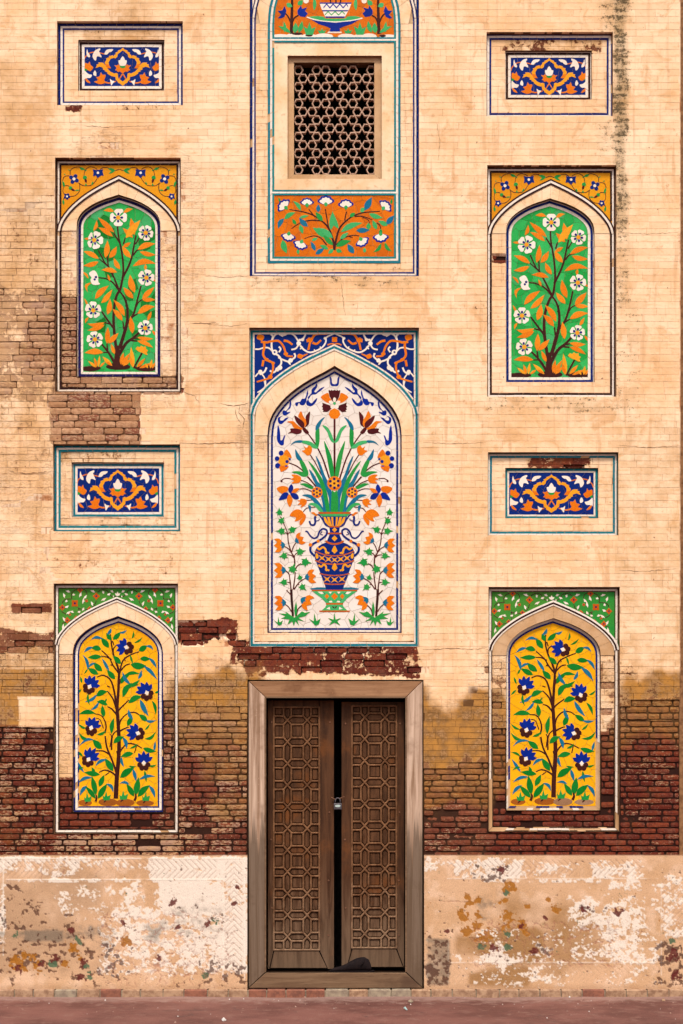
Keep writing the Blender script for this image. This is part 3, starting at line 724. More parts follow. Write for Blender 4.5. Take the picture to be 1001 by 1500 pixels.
    for cx, cy, n, rot, r in [(437,388,4,-1.57,52),(290,520,5,-1.2,54),(598,476,5,-1.1,46),(595,746,5,-1.3,50),(263,942,5,-1.57,50),(592,1044,5,-1.4,46),(277,1128,5,-1.75,50)]:
        flower(cx, cy, n, rot, r)
    flower(0, 0, 5, 0, half=True)
def yellow_motif(root, y, warp=None):
    p = Pen(root, y, 700, 840, 3.8455, warp); G, TL, B = 'leaf_darkgreen', 'leaf_teal', 'stem_brown'; p.lw = 1.1
    for m, c in [((228,1286,42,18),'earth'),((378,1283,60,22),'earth'),((480,1286,55,22),'grey_tile' if not warp else 'earth'),((600,1288,55,17),'grey_tile' if not warp else 'earth')]:
        p.piece('mound', circle(m[0], m[1], m[2], 14, m[3]), c)
    for pts, a, b in [([(383,345),(382,400),(396,455),(420,510),(434,560),(430,640),(424,750)],7,16),([(424,750),(430,850),(437,950),(437,1050),(430,1140),(427,1262)],18,26),
       ([(437,565),(455,500),(500,470),(552,450)],10,6),([(442,550),(470,522),(497,515)],9,7),([(470,500),(468,480)],6,6),([(398,410),(388,385)],6,8),
       ([(424,760),(402,700),(365,660)],12,6),([(420,725),(390,610),(345,577),(302,588)],12,6),([(382,640),(365,634)],6,7),([(427,785),(395,748),(368,738)],12,6),
       ([(424,760),(450,735),(488,708)],11,6),([(434,890),(470,870),(492,864)],10,6),([(432,870),(445,815),(480,780),(520,780),(548,797)],10,6),
       ([(430,1130),(400,1050),(368,980),(355,920)],12,9),([(352,905),(360,870),(352,830),(330,800),(292,795)],10,6),([(345,880),(325,830),(300,822)],6,5),([(385,1020),(350,1000),(305,998)],9,6),([(395,995),(398,915),(428,880)],9,6),
       ([(385,980),(392,925),(385,905)],6,6),([(428,1142),(402,1120),(360,1105),(328,1118)],11,6),([(362,1135),(385,1118)],6,6),([(436,1060),(442,1010),(480,962),(525,962),(572,985)],11,6),([(538,972),(530,1012)],6,6),([(426,1000),(436,1040)],9,9),
       ([(432,630),(450,590),(475,570)],10,7),([(478,655),(505,638),(535,635)],7,6),([(432,560),(400,520),(375,480),(328,438)],10,6),([(396,520),(384,517)],6,6),([(390,490),(360,475),(328,472)],8,6),
       ([(396,452),(398,425),(420,405)],8,6),([(865,0),(866,0)],1,1)][:-1]:
        p.stem(pts, a*1.02, b*1.02, B)
    L = [(380,382,362,340,26,G,0),(364,348,390,310,17,TL,.12),(392,378,442,334,28,G,.05),(436,338,477,324,14,TL,.15),(368,424,328,366,32,G,0),(338,374,270,378,17,TL,.18),(327,432,268,424,30,G,.08),(278,418,218,446,17,TL,.1),
      (330,472,242,474,28,G,0),(447,512,398,470,28,G,0),(378,552,334,484,18,TL,0),(412,596,366,548,32,G,0),(336,552,280,504,34,G,-.05),(290,508,242,536,15,TL,.15),(242,545,208,462,20,TL,.1),(312,572,244,536,30,G,0),(240,540,224,568,12,G,0),
      (550,446,600,416,32,G,0),(590,418,638,442,15,TL,-.2),(558,486,622,492,28,G,0),(614,484,658,542,18,TL,-.1),(500,518,594,528,38,G,.05),(580,528,648,604,24,TL,-.08),(510,378,516,334,12,G,.1),(522,402,568,368,12,G,.1),(500,468,514,516,12,G,0),
      (444,622,496,572,28,G,-.15),(468,572,548,572,20,G,-.1),(497,628,456,556,20,TL,-.1),(540,600,562,552,18,TL,.1),(454,690,502,622,32,G,-.1),(478,640,545,606,22,G,.1),(484,722,552,706,32,G,-.1),(544,718,604,802,24,TL,.05),
      (612,726,646,796,18,G,-.1),(626,684,662,660,12,G,.1),(300,694,364,664,30,G,-.1),(306,684,238,726,17,TL,-.1),(216,656,188,684,12,G,0),(218,622,204,584,12,G,0),(254,680,264,742,14,G,.1),(370,730,306,724,26,G,.1),
      (318,722,270,772,16,TL,-.1),(350,720,364,698,10,G,0),(346,808,338,738,28,G,0),(298,792,203,797,28,G,.1),(392,906,405,806,26,G,-.05),(484,858,508,798,30,G,0),(514,822,488,758,20,TL,-.1),(602,832,548,796,28,G,0),
      (588,828,656,828,15,TL,.1),(586,880,620,848,13,G,.1),(584,930,662,890,18,G,.2),(240,880,190,848,14,G,-.1),(258,940,190,898,18,G,-.15),(308,918,358,892,15,G,.1),(342,988,284,944,32,G,0),(292,944,202,974,16,TL,.18),
      (404,958,464,920,30,G,-.1),(458,922,480,986,22,TL,-.1),(500,986,542,958,13,G,.1),(578,984,654,1002,28,G,.05),(644,1000,658,948,15,TL,0),(524,1014,452,1032,30,G,.05),(454,1032,470,1088,16,TL,.1),
      (408,1112,362,1042,34,G,0),(370,1046,312,1082,18,TL,.15),(242,1118,194,1048,18,TL,0),(242,1090,198,1108,12,G,.1),(240,1030,190,1008,14,G,.1),(332,1130,246,1118,30,G,0),(298,1130,288,1088,18,G,.1),
      (448,1148,528,1098,38,G,-.05),(524,1102,543,1168,20,TL,0),(498,1084,540,1088,12,G,.1),(612,1086,656,1078,12,G,.1),(590,1112,602,1172,16,G,0),(324,1198,356,1134,30,G,0),(288,1146,202,1176,18,TL,.12),(302,1246,286,1142,36,G,0),
      (250,1192,198,1244,20,TL,.1),(300,1264,238,1196,30,G,0),(314,1264,372,1184,36,G,0),(368,1180,410,1226,18,TL,-.2),(540,1248,556,1152,38,G,0),(560,1160,648,1144,18,TL,-.1),(532,1252,488,1184,30,G,0),(504,1186,448,1178,15,TL,.15),
      (554,1254,622,1192,36,G,-.05),(618,1192,658,1256,20,TL,-.1)]
    for a in L: p.leaf(a[0], a[1], a[2]+(a[2]-a[0])*.05, a[3]+(a[3]-a[1])*.05, a[4], a[5], a[6])
    p.lw = 1.0
    for x, y0 in [(243,1280),(372,1272),(470,1268),(606,1276)]:
        p.stem([(x-4, y0), (x-18, y0+14)], 12, 3, B)
        p.piece('tuft', [(x-20,y0),(x-24,y0-28),(x-12,y0-18),(x-2,y0-52),(x+6,y0-22),(x+26,y0-32),(x+18,y0)], 'leaf_green')
    for x, y0 in [(305, 1262), (542, 1258)]: p.stem([(x-4, y0-22), (x+1, y0-4), (x-8, y0+18)], 8, 16, B)
    def flower(cx, cy, deg):
        a = -math.radians(deg)
        f = p.piece('flower', circle(cx, cy, 15, 4, 13, a), 'white', dt=.0012)[0]
        for k, da in enumerate((-58, -30, -2, 26, 54)):
            b = a+math.radians(da); l = (60, 66, 70, 66, 60)[k]
            x0, y0 = cx+6*math.cos(b), cy+6*math.sin(b)
            nx, ny = -math.sin(b), math.cos(b); ux, uy = math.cos(b), math.sin(b)
            p.piece('petal', crom([(cx+ux*l*t_+nx*w_, cy+uy*l*t_+ny*w_) for t_, w_ in [(.12, -4), (.42, -9), (.66, -12), (.85, -7), (1.0, 0), (.85, 7), (.66, 12), (.42, 9), (.12, 4)]], 2), 'bright_blue', parent=f)
        for k, da in enumerate((112, 156, 202, 248)):
            b = a+math.radians(da); rr = 25 if k in (0, 3) else 29
            p.dot(cx+rr*math.cos(b), cy+rr*math.sin(b), 15, 'stem_brown', parent=f)
    for cx, cy, dg in [(480,428,162),(262,643,62),(580,685,112),(275,882,72),(542,900,160),(272,1044,58),(586,1070,90)]: flower(cx, cy, dg)
def arabesque(root, y, x0, y0, x1, y1):
    """blue plaque: drawn once in the plaque's own frame, left half mirrored"""
    sx = (x1-x0)/(882-155.); sy = (y1-y0)/(472-92.)
    w = lambda x, y_: (x0+(x-155)*sx, y0+(y_-92)*sy)
    p = Pen(root, y, 0, 0, 1.0, w, mirror=(x0+x1)/2)
    # keep curves that touch the axis on it
    Y, O, WH, GR = 'petal_yellow', 'petal_orange', 'white', 'leaf_green'
    ax = 518.5
    p.stem([(ax-1, 352), (488, 402)], 11, 9, O, name='stalk')
    p.stem([(150,225),(158,195),(182,168),(200,152),(250,140),(300,148),(345,160)], 9, 9, O, name='scroll_stem')
    p.stem([(340,430),(380,442),(420,438),(455,425)], 15, 9, O, name='scroll_stem')
    p.piece('scroll_leaf', [(ax,98),(500,116),(472,126),(476,134),(448,148),(454,156),(436,172),(432,196),(448,203),(466,188),(472,160),(ax,124)], Y)
    p.piece('scroll_leaf', [(440,196),(424,170),(386,182),(392,190),(360,203),(366,212),(348,240),(352,262),(372,278),(388,264),(384,240),(404,206)], Y)
    p.piece('scroll_leaf', [(350,254),(385,262),(408,298),(368,300)], O)
    p.piece('scroll_leaf', [(260,297),(274,270),(268,262),(292,256),(286,243),(316,242),(334,246),(352,266),(372,300),(402,332),(442,350),(456,344),(472,352),(474,376),(440,382),(404,372),(372,350),(374,340),(346,326),(352,318),(330,312),(332,294),(300,282)], Y)
    p.piece('scroll_leaf', [(446,368),(470,370),(480,398),(ax,428),(ax,470),(488,446),(474,440),(468,424),(452,412)], Y)
    p.piece('petal', [(ax,350),(492,330),(470,334),(462,320),(446,318),(462,296),(438,268),(462,272),(478,260),(496,282),(ax,300)], O)
    p.piece('calyx', circle(ax, 284, 28, 10, 14), GR, both=False)
    p.piece('petal', crom([(ax,180),(536,205),(542,220),(557,222),(554,250),(545,270),(ax,276),(492,270),(482,250),(478,222),(494,220),(500,205)], 2), WH, both=False)
    p.blob([(302,104),(304,122),(294,134),(318,190),(290,182),(272,186),(264,222),(246,214),(232,184),(240,150),(262,120)], WH)
    p.blob([(344,162),(356,130),(380,114),(428,114),(408,138),(390,142),(372,162)], WH)
    p.blob([(180,112),(188,140),(206,170),(205,192),(182,182),(174,150)], WH)
    p.blob([(158,250),(176,248),(190,254),(204,234),(213,266),(238,290),(212,326),(180,314),(158,302)], O)
    p.piece('calyx', [(156,298),(172,304),(184,314),(170,324),(156,325)], GR)
    p.blob([(156,326),(180,346),(200,358),(226,366),(210,392),(180,394),(156,402)], WH)
    p.blob([(162,394),(190,414),(212,444),(186,438),(170,424)], O)
    p.blob([(254,320),(268,345),(264,374),(242,364),(240,344)], WH)
    p.piece('petal', crom([(310,338),(326,362),(356,362),(350,395),(342,412),(352,440),(312,455),(276,446),(246,430),(276,420),(284,410),(266,386),(298,378)], 2), O)
    p.blob([(398,404),(418,420),(440,424),(425,446),(410,468),(404,440)], WH)
def carnation(p, cx, cy, deg, r, **kw):
    a = -math.radians(deg)
    def fan(rr, sc, spread=78):
        pts = [(cx-math.cos(a)*6, cy-math.sin(a)*6)]
        n = 5
        for k in range(n*2+1):
            b = a+math.radians(-spread+2*spread*k/(n*2)); q = rr*(1.0 if k % 2 == 0 else sc)
            pts.append((cx+q*math.cos(b), cy+q*math.sin(b)))
        return crom(pts, 2)
    f = p.piece('flower', fan(r, 1.12), 'bright_blue')[0]
    p.piece('petal', fan(r*.76, 1.15, 74), 'white', parent=f)
    p.leaf(cx+math.cos(a)*14, cy+math.sin(a)*14, cx-math.cos(a)*22, cy-math.sin(a)*22, 26, 'pale_green', parent=f, name='calyx')
def carnation_motif(root, y):
    p = Pen(root, y, 395, 275, 5.133); p.lw = 1.2
    for pts, a, b in [([(487,468),(480,400),(442,300),(380,240),(290,190),(150,163)],18,7),([(444,300),(428,210),(420,160)],10,8),([(345,222),(318,190),(295,160)],9,7),([(385,247),(300,245),(230,265),(165,308)],11,6),
        ([(430,430),(385,378),(330,362),(262,382)],10,6),([(487,468),(500,395),(530,300),(600,230),(690,190),(832,176)],18,7),([(566,245),(574,200),(580,178)],10,8),([(640,215),(700,215),(772,240)],11,6),
        ([(700,222),(745,245),(752,290)],6,5),([(805,262),(828,280),(838,315)],9,7),([(500,430),(555,380),(620,358),(675,362)],10,6),([(590,362),(625,375)],6,6)]: p.stem(pts, a, b)
    g, t, d = 'pale_green', 'leaf_teal', 'leaf_green'
    for x0,y0,x1,y1,w,m,bd in [(400,250,346,182,34,d,0),(460,318,464,198,34,g,.05),(520,308,474,176,38,g,-.1),(455,375,325,300,50,g,.0),(478,380,360,300,36,g,.06),(536,333,700,264,40,g,-.08),(500,442,612,398,40,d,-.06),(530,386,594,336,28,g,0),
        (478,432,402,356,34,d,0),(442,462,378,430,28,g,0),(480,460,442,497,26,g,0),(236,172,178,100,26,g,.1),(110,238,196,184,32,g,-.08),(108,230,66,308,32,t,.1),(288,292,222,224,36,t,-.05),(228,278,252,348,28,g,0),(200,278,172,234,24,d,0),
        (225,225,296,208,20,g,0),(98,392,130,494,42,g,.05),(214,462,216,502,20,g,0),(318,398,364,375,22,g,0),(345,474,312,404,28,t,0),(346,500,412,454,32,t,0),(366,184,368,124,30,t,0),(604,218,644,188,28,d,0),(684,182,718,148,30,g,0),
        (716,170,770,70,44,t,0),(748,195,852,226,34,g,.05),(878,276,937,208,38,t,0),(888,284,818,248,32,g,0),(806,314,776,242,30,g,0),(746,314,744,262,32,g,0),(652,322,754,318,36,t,0),(634,494,586,422,40,t,0),(714,488,716,450,22,g,0),
        (840,418,780,484,24,d,-.15),(868,410,922,480,24,d,.15),(82,112,68,72,14,d,0),(914,124,920,82,16,d,0),(500,464,545,485,28,g,0),(835,350,838,308,24,d,0)]:
        p.leaf(x0, y0, x1, y1, w, m, bd)
    for cx, cy, dg, r in [(122,148,135,58),(282,128,90,50),(424,122,90,60),(575,145,92,56),(858,152,48,56),(145,348,-100,54),(240,408,-112,56),(688,388,-60,54),(836,350,-88,58)]: carnation(p, cx, cy, dg, r)
def bowl_motif(root, y):
    p = Pen(root, y, 365, 0, 3.925)
    for x, w, h in [(180,55,14),(260,50,20),(345,45,16),(430,55,18),(560,50,16),(640,40,15),(690,45,18),(800,50,12)]:
        p.piece('mound', circle(x, 210, w, 12, h), 'white')
    p.piece('mound', circle(278, 194, 32, 10, 8), 'stem_brown'); p.piece('mound', circle(345, 202, 22, 10, 9), 'stem_brown'); p.piece('mound', circle(768, 206, 20, 10, 8), 'stem_brown')
    for s in (1, -1):
        X = lambda x: x if s > 0 else 990-x
        p.stem([(X(248), -60), (X(247), 60), (X(243), 195)], 12, 20); p.stem([(X(205), 75), (X(225), 95), (X(245), 140)], 8, 10); p.stem([(X(285), 88), (X(262), 102), (X(247), 135)], 8, 10)
        p.piece('flower', [(X(165),62),(X(190),60),(X(205),34),(X(215),62),(X(205),95),(X(185),106),(X(165),104),(X(185),84)], 'bright_blue')
        p.piece('flower', [(X(278),60),(X(300),30),(X(304),50),(X(335),42),(X(322),62),(X(338),78),(X(322),98),(X(295),94),(X(280),82)], 'bright_blue')
        for a in [(240,190,168,150,24),(262,190,268,130,34),(285,188,306,120,28),(215,20,250,38,30),(280,28,310,0,30),(375,60,372,-20,22),(205,186,200,122,20)]:
            p.leaf(X(a[0]), a[1], X(a[2]), a[3], a[4], 'pale_green', .05*s)
        x = X(350); p.piece('tuft', [(x-22,200),(x-38,150),(x-14,164),(x-2,128),(x+10,164),(x+34,154),(x+18,200)], 'pale_green')
        x = X(420); p.piece('tuft', [(x-16,192),(x-24,172),(x-8,178),(x,162),(x+8,178),(x+24,172),(x+14,192)], 'pale_green')
        p.dot(X(328), 4, 16, 'white', name='flower')
    b = p.piece('bowl', [(405,15),(590,15),(578,48),(550,100),(440,100),(416,48)], 'white')[0]
    p.piece('band', [(405,14),(590,14),(588,22),(407,22)], 'bright_blue', parent=b); p.piece('band', [(420,58),(572,58),(566,66),(424,66)], 'bright_blue', parent=b); p.piece('band', [(438,94),(552,94),(548,102),(442,102)], 'bright_blue', parent=b)
    zig = [(428,50),(446,28),(465,50),(484,28),(503,50),(522,28),(541,50),(560,28),(570,44)]
    p.piece('zigzag', [(x, y_) for x, y_ in zig]+[(x, y_-10) for x, y_ in zig[::-1]], 'bright_blue', parent=b)
    zig = [(436,90),(455,70),(474,90),(495,70),(515,90),(535,70),(552,86)]
    p.piece('zigzag', [(x, y_) for x, y_ in zig]+[(x, y_-8) for x, y_ in zig[::-1]], 'pale_green', parent=b)
    s_ = p.piece('saucer', crom([(332,100),(380,92),(430,96),(440,106),(552,106),(562,96),(610,92),(650,104),(600,114),(495,124),(390,114)], 2), 'pale_green')[0]
    p.piece('rim', stroke([(332,98),(400,118),(495,126),(590,118),(652,104)], 7, 7), 'white', parent=s_)
    p.piece('foot', [(356,112),(410,122),(495,130),(580,122),(636,112),(590,138),(540,154),(522,162),(524,182),(462,182),(468,162),(450,154),(400,138)], 'bright_blue', parent=s_)
    p.piece('rim', [(455,182),(530,182),(534,190),(450,190)], 'white', parent=s_)
    for q in [([(470,15),(462,-40)],),([(500,15),(500,-60)],),([(525,15),(535,-40)],)]: p.stem(q[0], 8, 8)
    # what the frame of the photograph cuts off: flowers in the head of the panel
    for x, y_, r in [(495,-190,44),(400,-110,34),(590,-110,34),(330,-60,26),(660,-60,26)]:
        f = p.dot(x, y_, r*.3, 'petal_yellow', name='flower', dt=.0008)[0]
        for k in range(5):
            a = 2*math.pi*k/5-1.57; p.dot(x+r*.62*math.cos(a), y_+r*.62*math.sin(a), r*.36, 'white', parent=f)
def span_yellow(root, y, axis, sx=1.0, oy=230.0):
    w = lambda x, y_: (axis+(x-175.2)*sx, y_+(oy-230))
    p = Pen(root, y, 75, 230, 9.533, w, mirror=axis)
    for pts in [[(270,250),(272,190),(320,150),(400,140),(480,190)],[(645,172),(600,145),(540,138),(482,180),(460,265)],[(690,172),(740,145),(805,152)],[(258,262),(192,270),(165,330),(172,420),(168,480),(190,522)],
        [(385,358),(440,395),(500,402),(570,390),(620,340),(652,288)],[(400,370),(405,430),(390,490),(335,540),(265,550)],[(190,402),(240,400),(282,440)],[(198,560),(170,600),(168,655)],[(900,190),(955,170)]]: p.stem(pts, 10, 8, 'dark_brown', name='vine')
    for a in [(400,152,478,178,40),(478,196,500,182,14),(900,190,795,160,44),(810,230,900,186,30),(165,332,192,425,34),(490,404,488,366,26),(568,392,592,340,24),(335,466,404,460,22),(168,596,182,672,34),(240,172,272,196,16),(180,236,206,246,14)]: p.leaf(*a, 'leaf_green')
    for x, y_, r in [(475,288,30),(275,432,26)]:
        p.dot(x, y_, r, 'leaf_green', name='bud'); p.leaf(x+4, y_+10, x+(20 if r > 28 else 62), y_+(78 if r > 28 else 42), 36, 'maroon', name='bud')
    def fl(cx, cy, r, n, rot):
        f = p.dot(cx, cy, r*.30, 'white', name='flower', dt=.0008)
        for k in range(n):
            a = rot+2*math.pi*k/n; p.piece('petal', circle(cx+r*.58*math.cos(a), cy+r*.58*math.sin(a), r*.46, 9, r*.40, a), 'blue', parent=f)
    fl(322, 306, 72, 4, .5); fl(225, 550, 46, 5, .2)
    f = p.dot(657, 220, 18, 'white', name='flower', dt=.0008)
    p.piece('petal', [(585,170),(640,182),(730,170),(722,200),(736,262),(700,258),(655,294),(624,256),(590,272),(594,215)], 'blue', parent=f)
def span_green(root, y, axis, sx=1.0, oy=855.0):
    w = lambda x, y_: (axis+(x-808.1)*sx, y_+(oy-855))
    p = Pen(root, y, 715, 855, 10.01, w, mirror=axis)
    for pts in [[(238,242),(232,165),(300,110),(420,104),(458,140),(466,186)],[(90,305),(130,252),(232,242)],[(335,368),(352,440),(340,505)],[(340,380),(420,402),(480,398)],[(550,365),(590,320),(606,265)],
        [(630,142),(700,105),(780,128),(802,180),(870,212),(922,200)],[(80,428),(145,464)],[(200,562),(270,545)],[(90,602),(150,580)]]: p.stem(pts, 12, 11, 'dark_brown', name='vine')
    def fl(cx, cy, r, rot=.78):
        pts = []
        for k in range(8):
            a = rot+math.pi*k/4; q = r*(1.12 if k % 2 == 0 else .72); pts.append((cx+q*math.cos(a), cy+q*math.sin(a)))
        f = p.piece('flower', crom(pts, 2), 'petal_rust'); p.dot(cx, cy, r*.27, 'purple_blue', name='flower_eye', parent=f)
    for cx, cy, r, rt in [(282,308,58,.78),(608,203,50,0),(362,112,42,0),(92,368,44,0),(505,388,34,0),(166,556,44,0),(302,522,32,0),(460,272,24,.4),(206,472,20,.2)]: fl(cx, cy, r, rt)
    for x, y_, a, l in [(178,132,.2,80),(120,192,1.2,80),(264,180,-.4,44),(368,182,1.9,90),(412,272,1.7,95),(442,216,2.2,80),(556,130,.3,86),(714,145,1.1,50),(545,312,1.1,76),(722,250,2.6,92),(155,275,1.7,44),(162,360,2.6,66),
        (186,446,2.5,86),(242,432,.2,60),(410,395,2.0,60),(348,434,2.6,50),(118,540,1.0,76),(105,650,1.7,90),(848,132,.3,60),(800,176,2.6,60),(868,206,0,18)]:
        c, s = math.cos(a), math.sin(a); l2 = l/2
        pts = [(-l2,0),(-l2*.3,-11),(l2*.2,-20),(l2*.35,-6),(l2,4),(l2*.3,16),(-l2*.3,12)]
        p.piece('bud', [(x+c*u-s*v, y_+s*u+c*v) for u, v in pts], 'white')
    p.piece('flower', crom([(932,135),(948,165),(972,160),(960,190),(932,200),(904,190),(892,160),(916,165)], 2), 'white', both=False)
def span_blue(root, y):
    p = Pen(root, y, 380, 480, 8.342, None, mirror=490.3); Wm, O = 'white', 'petal_orange'
    for pts, a, b in [([(140,78),(166,108),(152,170),(152,240),(172,300),(232,340),(262,380),(268,440),(222,500),(180,545),(130,525)],18,18),([(158,150),(190,92),(245,72),(300,92),(360,68),(420,88),(462,140),(482,190),(450,252),(392,268)],16,16),
        ([(482,150),(530,142),(566,82)],22,16),([(500,218),(550,272),(620,302),(700,280),(770,240),(812,180),(820,120),(872,92)],18,14),([(232,362),(290,392),(352,412),(402,390),(440,352),(428,312)],16,18),
        ([(352,412),(382,452)],22,12),([(-50,262),(0,262),(60,244),(120,250),(165,292)],14,16),([(-50,600),(0,550),(50,590),(76,650),(70,720),(30,760),(-22,792)],14,12),([(88,486),(62,540),(5,572)],18,16),([(60,650),(80,735)],10,8),
        ([(240,232),(262,262),(240,300)],18,14),([(530,232),(500,262)],14,10),([(670,268),(690,288)],12,8),([(742,232),(760,258)],12,8),([(872,92),(922,70)],12,12),([(240,80),(290,110)],10,8)]: p.stem(pts, a*1.2, b*1.2, Wm, name='scroll')
    for x, y_, r in [(190,302,34),(482,192,28),(252,488,30),(384,400,27),(14,540,26),(530,146,20),(806,130,18),(222,510,26)]: p.dot(x, y_, r, Wm, name='scroll')
    p.dot(188, 298, 13, 'blue', name='flower_eye')
    for pts, a, b in [([(20,172),(90,180),(140,168),(232,162),(290,220),(320,300),(332,342),(412,352)],24,18),([(300,158),(350,168),(405,208)],26,18),([(58,170),(62,240),(48,330),(90,392),(162,432),(166,520),(135,600)],24,20),([(52,396),(38,472)],24,22),
        ([(130,612),(80,632),(-30,662)],20,16),([(522,352),(590,320)],18,12),([(600,272),(622,180),(655,118),(700,76),(830,72)],20,26),([(578,160),(640,150)],34,30),([(650,182),(700,198),(755,152)],24,18),([(835,212),(880,196),(922,204)],12,12)]: p.stem(pts, a*1.18, b*1.18, O, name='scroll')
    for x, y_, r in [(15,118,44),(135,602,28),(500,350,34),(325,320,26),(620,150,34),(90,390,24),(170,432,20)]: p.piece('petal', crom([(x+r*1.05*math.cos(k*math.pi/4+.4), y_+r*(1.0 if k % 2 else .72)*math.sin(k*math.pi/4+.4)) for k in range(8)], 2), O)
    p.piece('petal', crom([(920+42*(1 if k % 2 else .7)*math.cos(k*math.pi/4), 145+42*(1 if k % 2 else .7)*math.sin(k*math.pi/4)) for k in range(8)], 2), O, both=False)

def lobed(cx, cy, ang, s):
    """ivy-like leaf with five points, ang = where its tip points (degrees, up = 90)"""
    a = -math.radians(ang); c, sn = math.cos(a), math.sin(a)
    pts = [(-.75, 0), (-.6, .28), (-.95, .55), (-.2, .55), (-.05, .95), (.2, .42), (.42, .5), (.36, .26), (1.15, 0), (.36, -.26), (.42, -.5), (.2, -.42), (-.05, -.95), (-.2, -.55), (-.95, -.55), (-.6, -.28)]
    return [(cx+s*(c*u-sn*v), cy+s*(sn*u+c*v)) for u, v in pts]
def vase_motif(root, y):
    ax = 490.3
    A = Pen(root, y, 380, 480, 8.342, None, ax); B = Pen(root, y, 380, 610, 8.342, None, ax); Cc = Pen(root, y, 380, 730, 7.5, None, ax)
    B.k = 60; Cc.k = 140
    O, M, BL, G, TL, PG, YW, SB = 'petal_orange', 'maroon', 'bright_blue', 'leaf_green', 'leaf_teal', 'pale_green', 'petal_yellow', 'dark_brown'
    X = 920
    # blue cloud scrolls in the head
    for q in [[(860,590),(884,620),(892,680),(922,692),(922,712),(888,714),(868,690),(864,640)], [(705,680),(706,730),(674,775),(692,790),(742,745),(798,722),(752,770),(720,792),(690,815),(640,822),(606,870),(592,850),(636,800),(640,755),(680,715)],
              [(590,762),(598,812),(580,862),(576,902),(545,946),(505,944),(484,920),(466,958),(444,950),(440,920),(470,908),(500,905),(520,870),(562,860)], [(606,828),(600,850),(606,895),(640,922),(680,880),(710,860),(692,910),(655,950),(620,960),(580,945),(574,910),(592,880)],
              [(375,882),(393,922),(380,982),(345,1012),(340,1032),(384,1028),(346,1060),(320,1074),(290,1064),(284,1030),(300,1008),(328,1015),(366,960)], [(296,1072),(262,1096),(256,1130),(290,1132),(320,1105),(360,1097),(312,1145),(272,1178),(240,1168),(226,1130),(234,1098)]]:
        A.blob(q, BL, name='cloud_scroll')
    B.blob([(228,108),(250,160),(258,230),(262,290),(284,282),(300,242),(320,232),(304,290),(300,340),(276,356),(244,336),(218,290),(216,220)], BL, name='cloud_scroll')
    # stems of the bouquet
    for pts, a, b in [([(590,202),(640,270),(690,345),(722,402),(782,530),(832,680),(862,775)],14,20),([(620,465),(682,560),(732,660),(762,720)],13,14),([(360,566),(450,602),(512,646),(562,694)],14,16),([(590,735),(640,792),(695,860)],20,18),
        ([(386,762),(320,756),(280,775),(272,792)],11,13),([(508,778),(590,812),(665,865)],12,12),([(480,888),(562,885),(645,918)],11,14),([(572,1026),(670,1020)],12,10),([(538,1166),(580,1122),(684,1105)],12,12)]: B.stem(pts, a, b, 'maroon')
    B.dot(272, 790, 14, 'maroon', name='bud')
    A.piece('stem', rectpoly(908, 1105, 932, 1300), 'maroon', both=False); B.piece('stem', rectpoly(908, 210, 932, 735), 'maroon', both=False)
    # long blades
    for q, m in [([(790,303),(832,370),(882,490),(907,620),(915,742),(880,750),(860,680),(830,520)], G), ([(608,645),(662,700),(712,790),(762,850),(802,950),(832,1172),(790,1172),(760,1000),(700,860),(650,760)], TL),
                 ([(688,480),(742,560),(802,720),(852,820),(892,960),(884,1172),(850,1172),(850,1000),(790,820),(740,650)], TL), ([(597,545),(662,602),(732,700),(782,790),(832,950),(862,1172),(822,1172),(790,1000),(740,820),(680,690)], G),
                 ([(525,965),(590,950),(662,975),(742,1060),(802,1162),(760,1162),(700,1090),(620,1000)], TL), ([(600,1075),(652,1054),(722,1080),(782,1162),(740,1162),(680,1100)], PG), ([(595,1085),(632,1095),(630,1150),(618,1168),(605,1120)], TL),
                 ([(500,825),(562,815),(622,840),(662,870),(640,888),(590,870),(540,845)], G), ([(440,400),(482,460),(532,540),(490,542),(450,500)], TL), ([(490,540),(532,540),(582,630),(602,700),(580,732),(550,700),(520,630)], G),
                 ([(395,680),(452,668),(522,675),(576,700),(582,732),(530,737),(470,705)], G), ([(770,108),(832,130),(872,190),(904,270),(918,322),(880,306),(850,250),(830,190)], PG),
                 ([(730,140),(737,200),(737,300),(717,385),(685,382),(688,300),(685,200),(700,160)], G), ([(802,8),(762,70),(734,135),(690,172),(690,120),(720,70),(760,30)], TL),
                 ([(520,295),(602,300),(662,330),(722,382),(700,394),(650,382),(580,342),(525,325)], PG), ([(380,357),(420,310),(480,290),(530,295),(512,322),(450,322),(410,337)], TL)]:
        B.blob(q, m, name='leaf')
    B.piece('leaf', [(888,900),(920,925),(952,900),(964,1000),(968,1172),(872,1172),(880,1000)], G, both=False)
    # flowers
    def rosette(cx, cy, r, both=None):
        f = B.piece('flower', circle(cx, cy, r, 16), O, both=both); q = f if both is None else f[0]
        B.piece('petal', circle(cx, cy, r*.62, 12), YW, parent=q, both=both)
        for k in range(6): a = k*math.pi/3+.5; B.piece('petal_spot', circle(cx+r*.62*math.cos(a), cy+r*.62*math.sin(a), r*.21, 8), 'purple_blue', parent=q, both=both)
        B.piece('petal_spot', circle(cx, cy, r*.18, 8), 'maroon', parent=q, both=both)
    rosette(705, 930, 68); rosette(918, 818, 88, False)
    def composite(pen, first, rest):
        f = pen.blob(first[0], first[1], name='flower')
        for q, m in rest: pen.blob(q, m, parent=f)
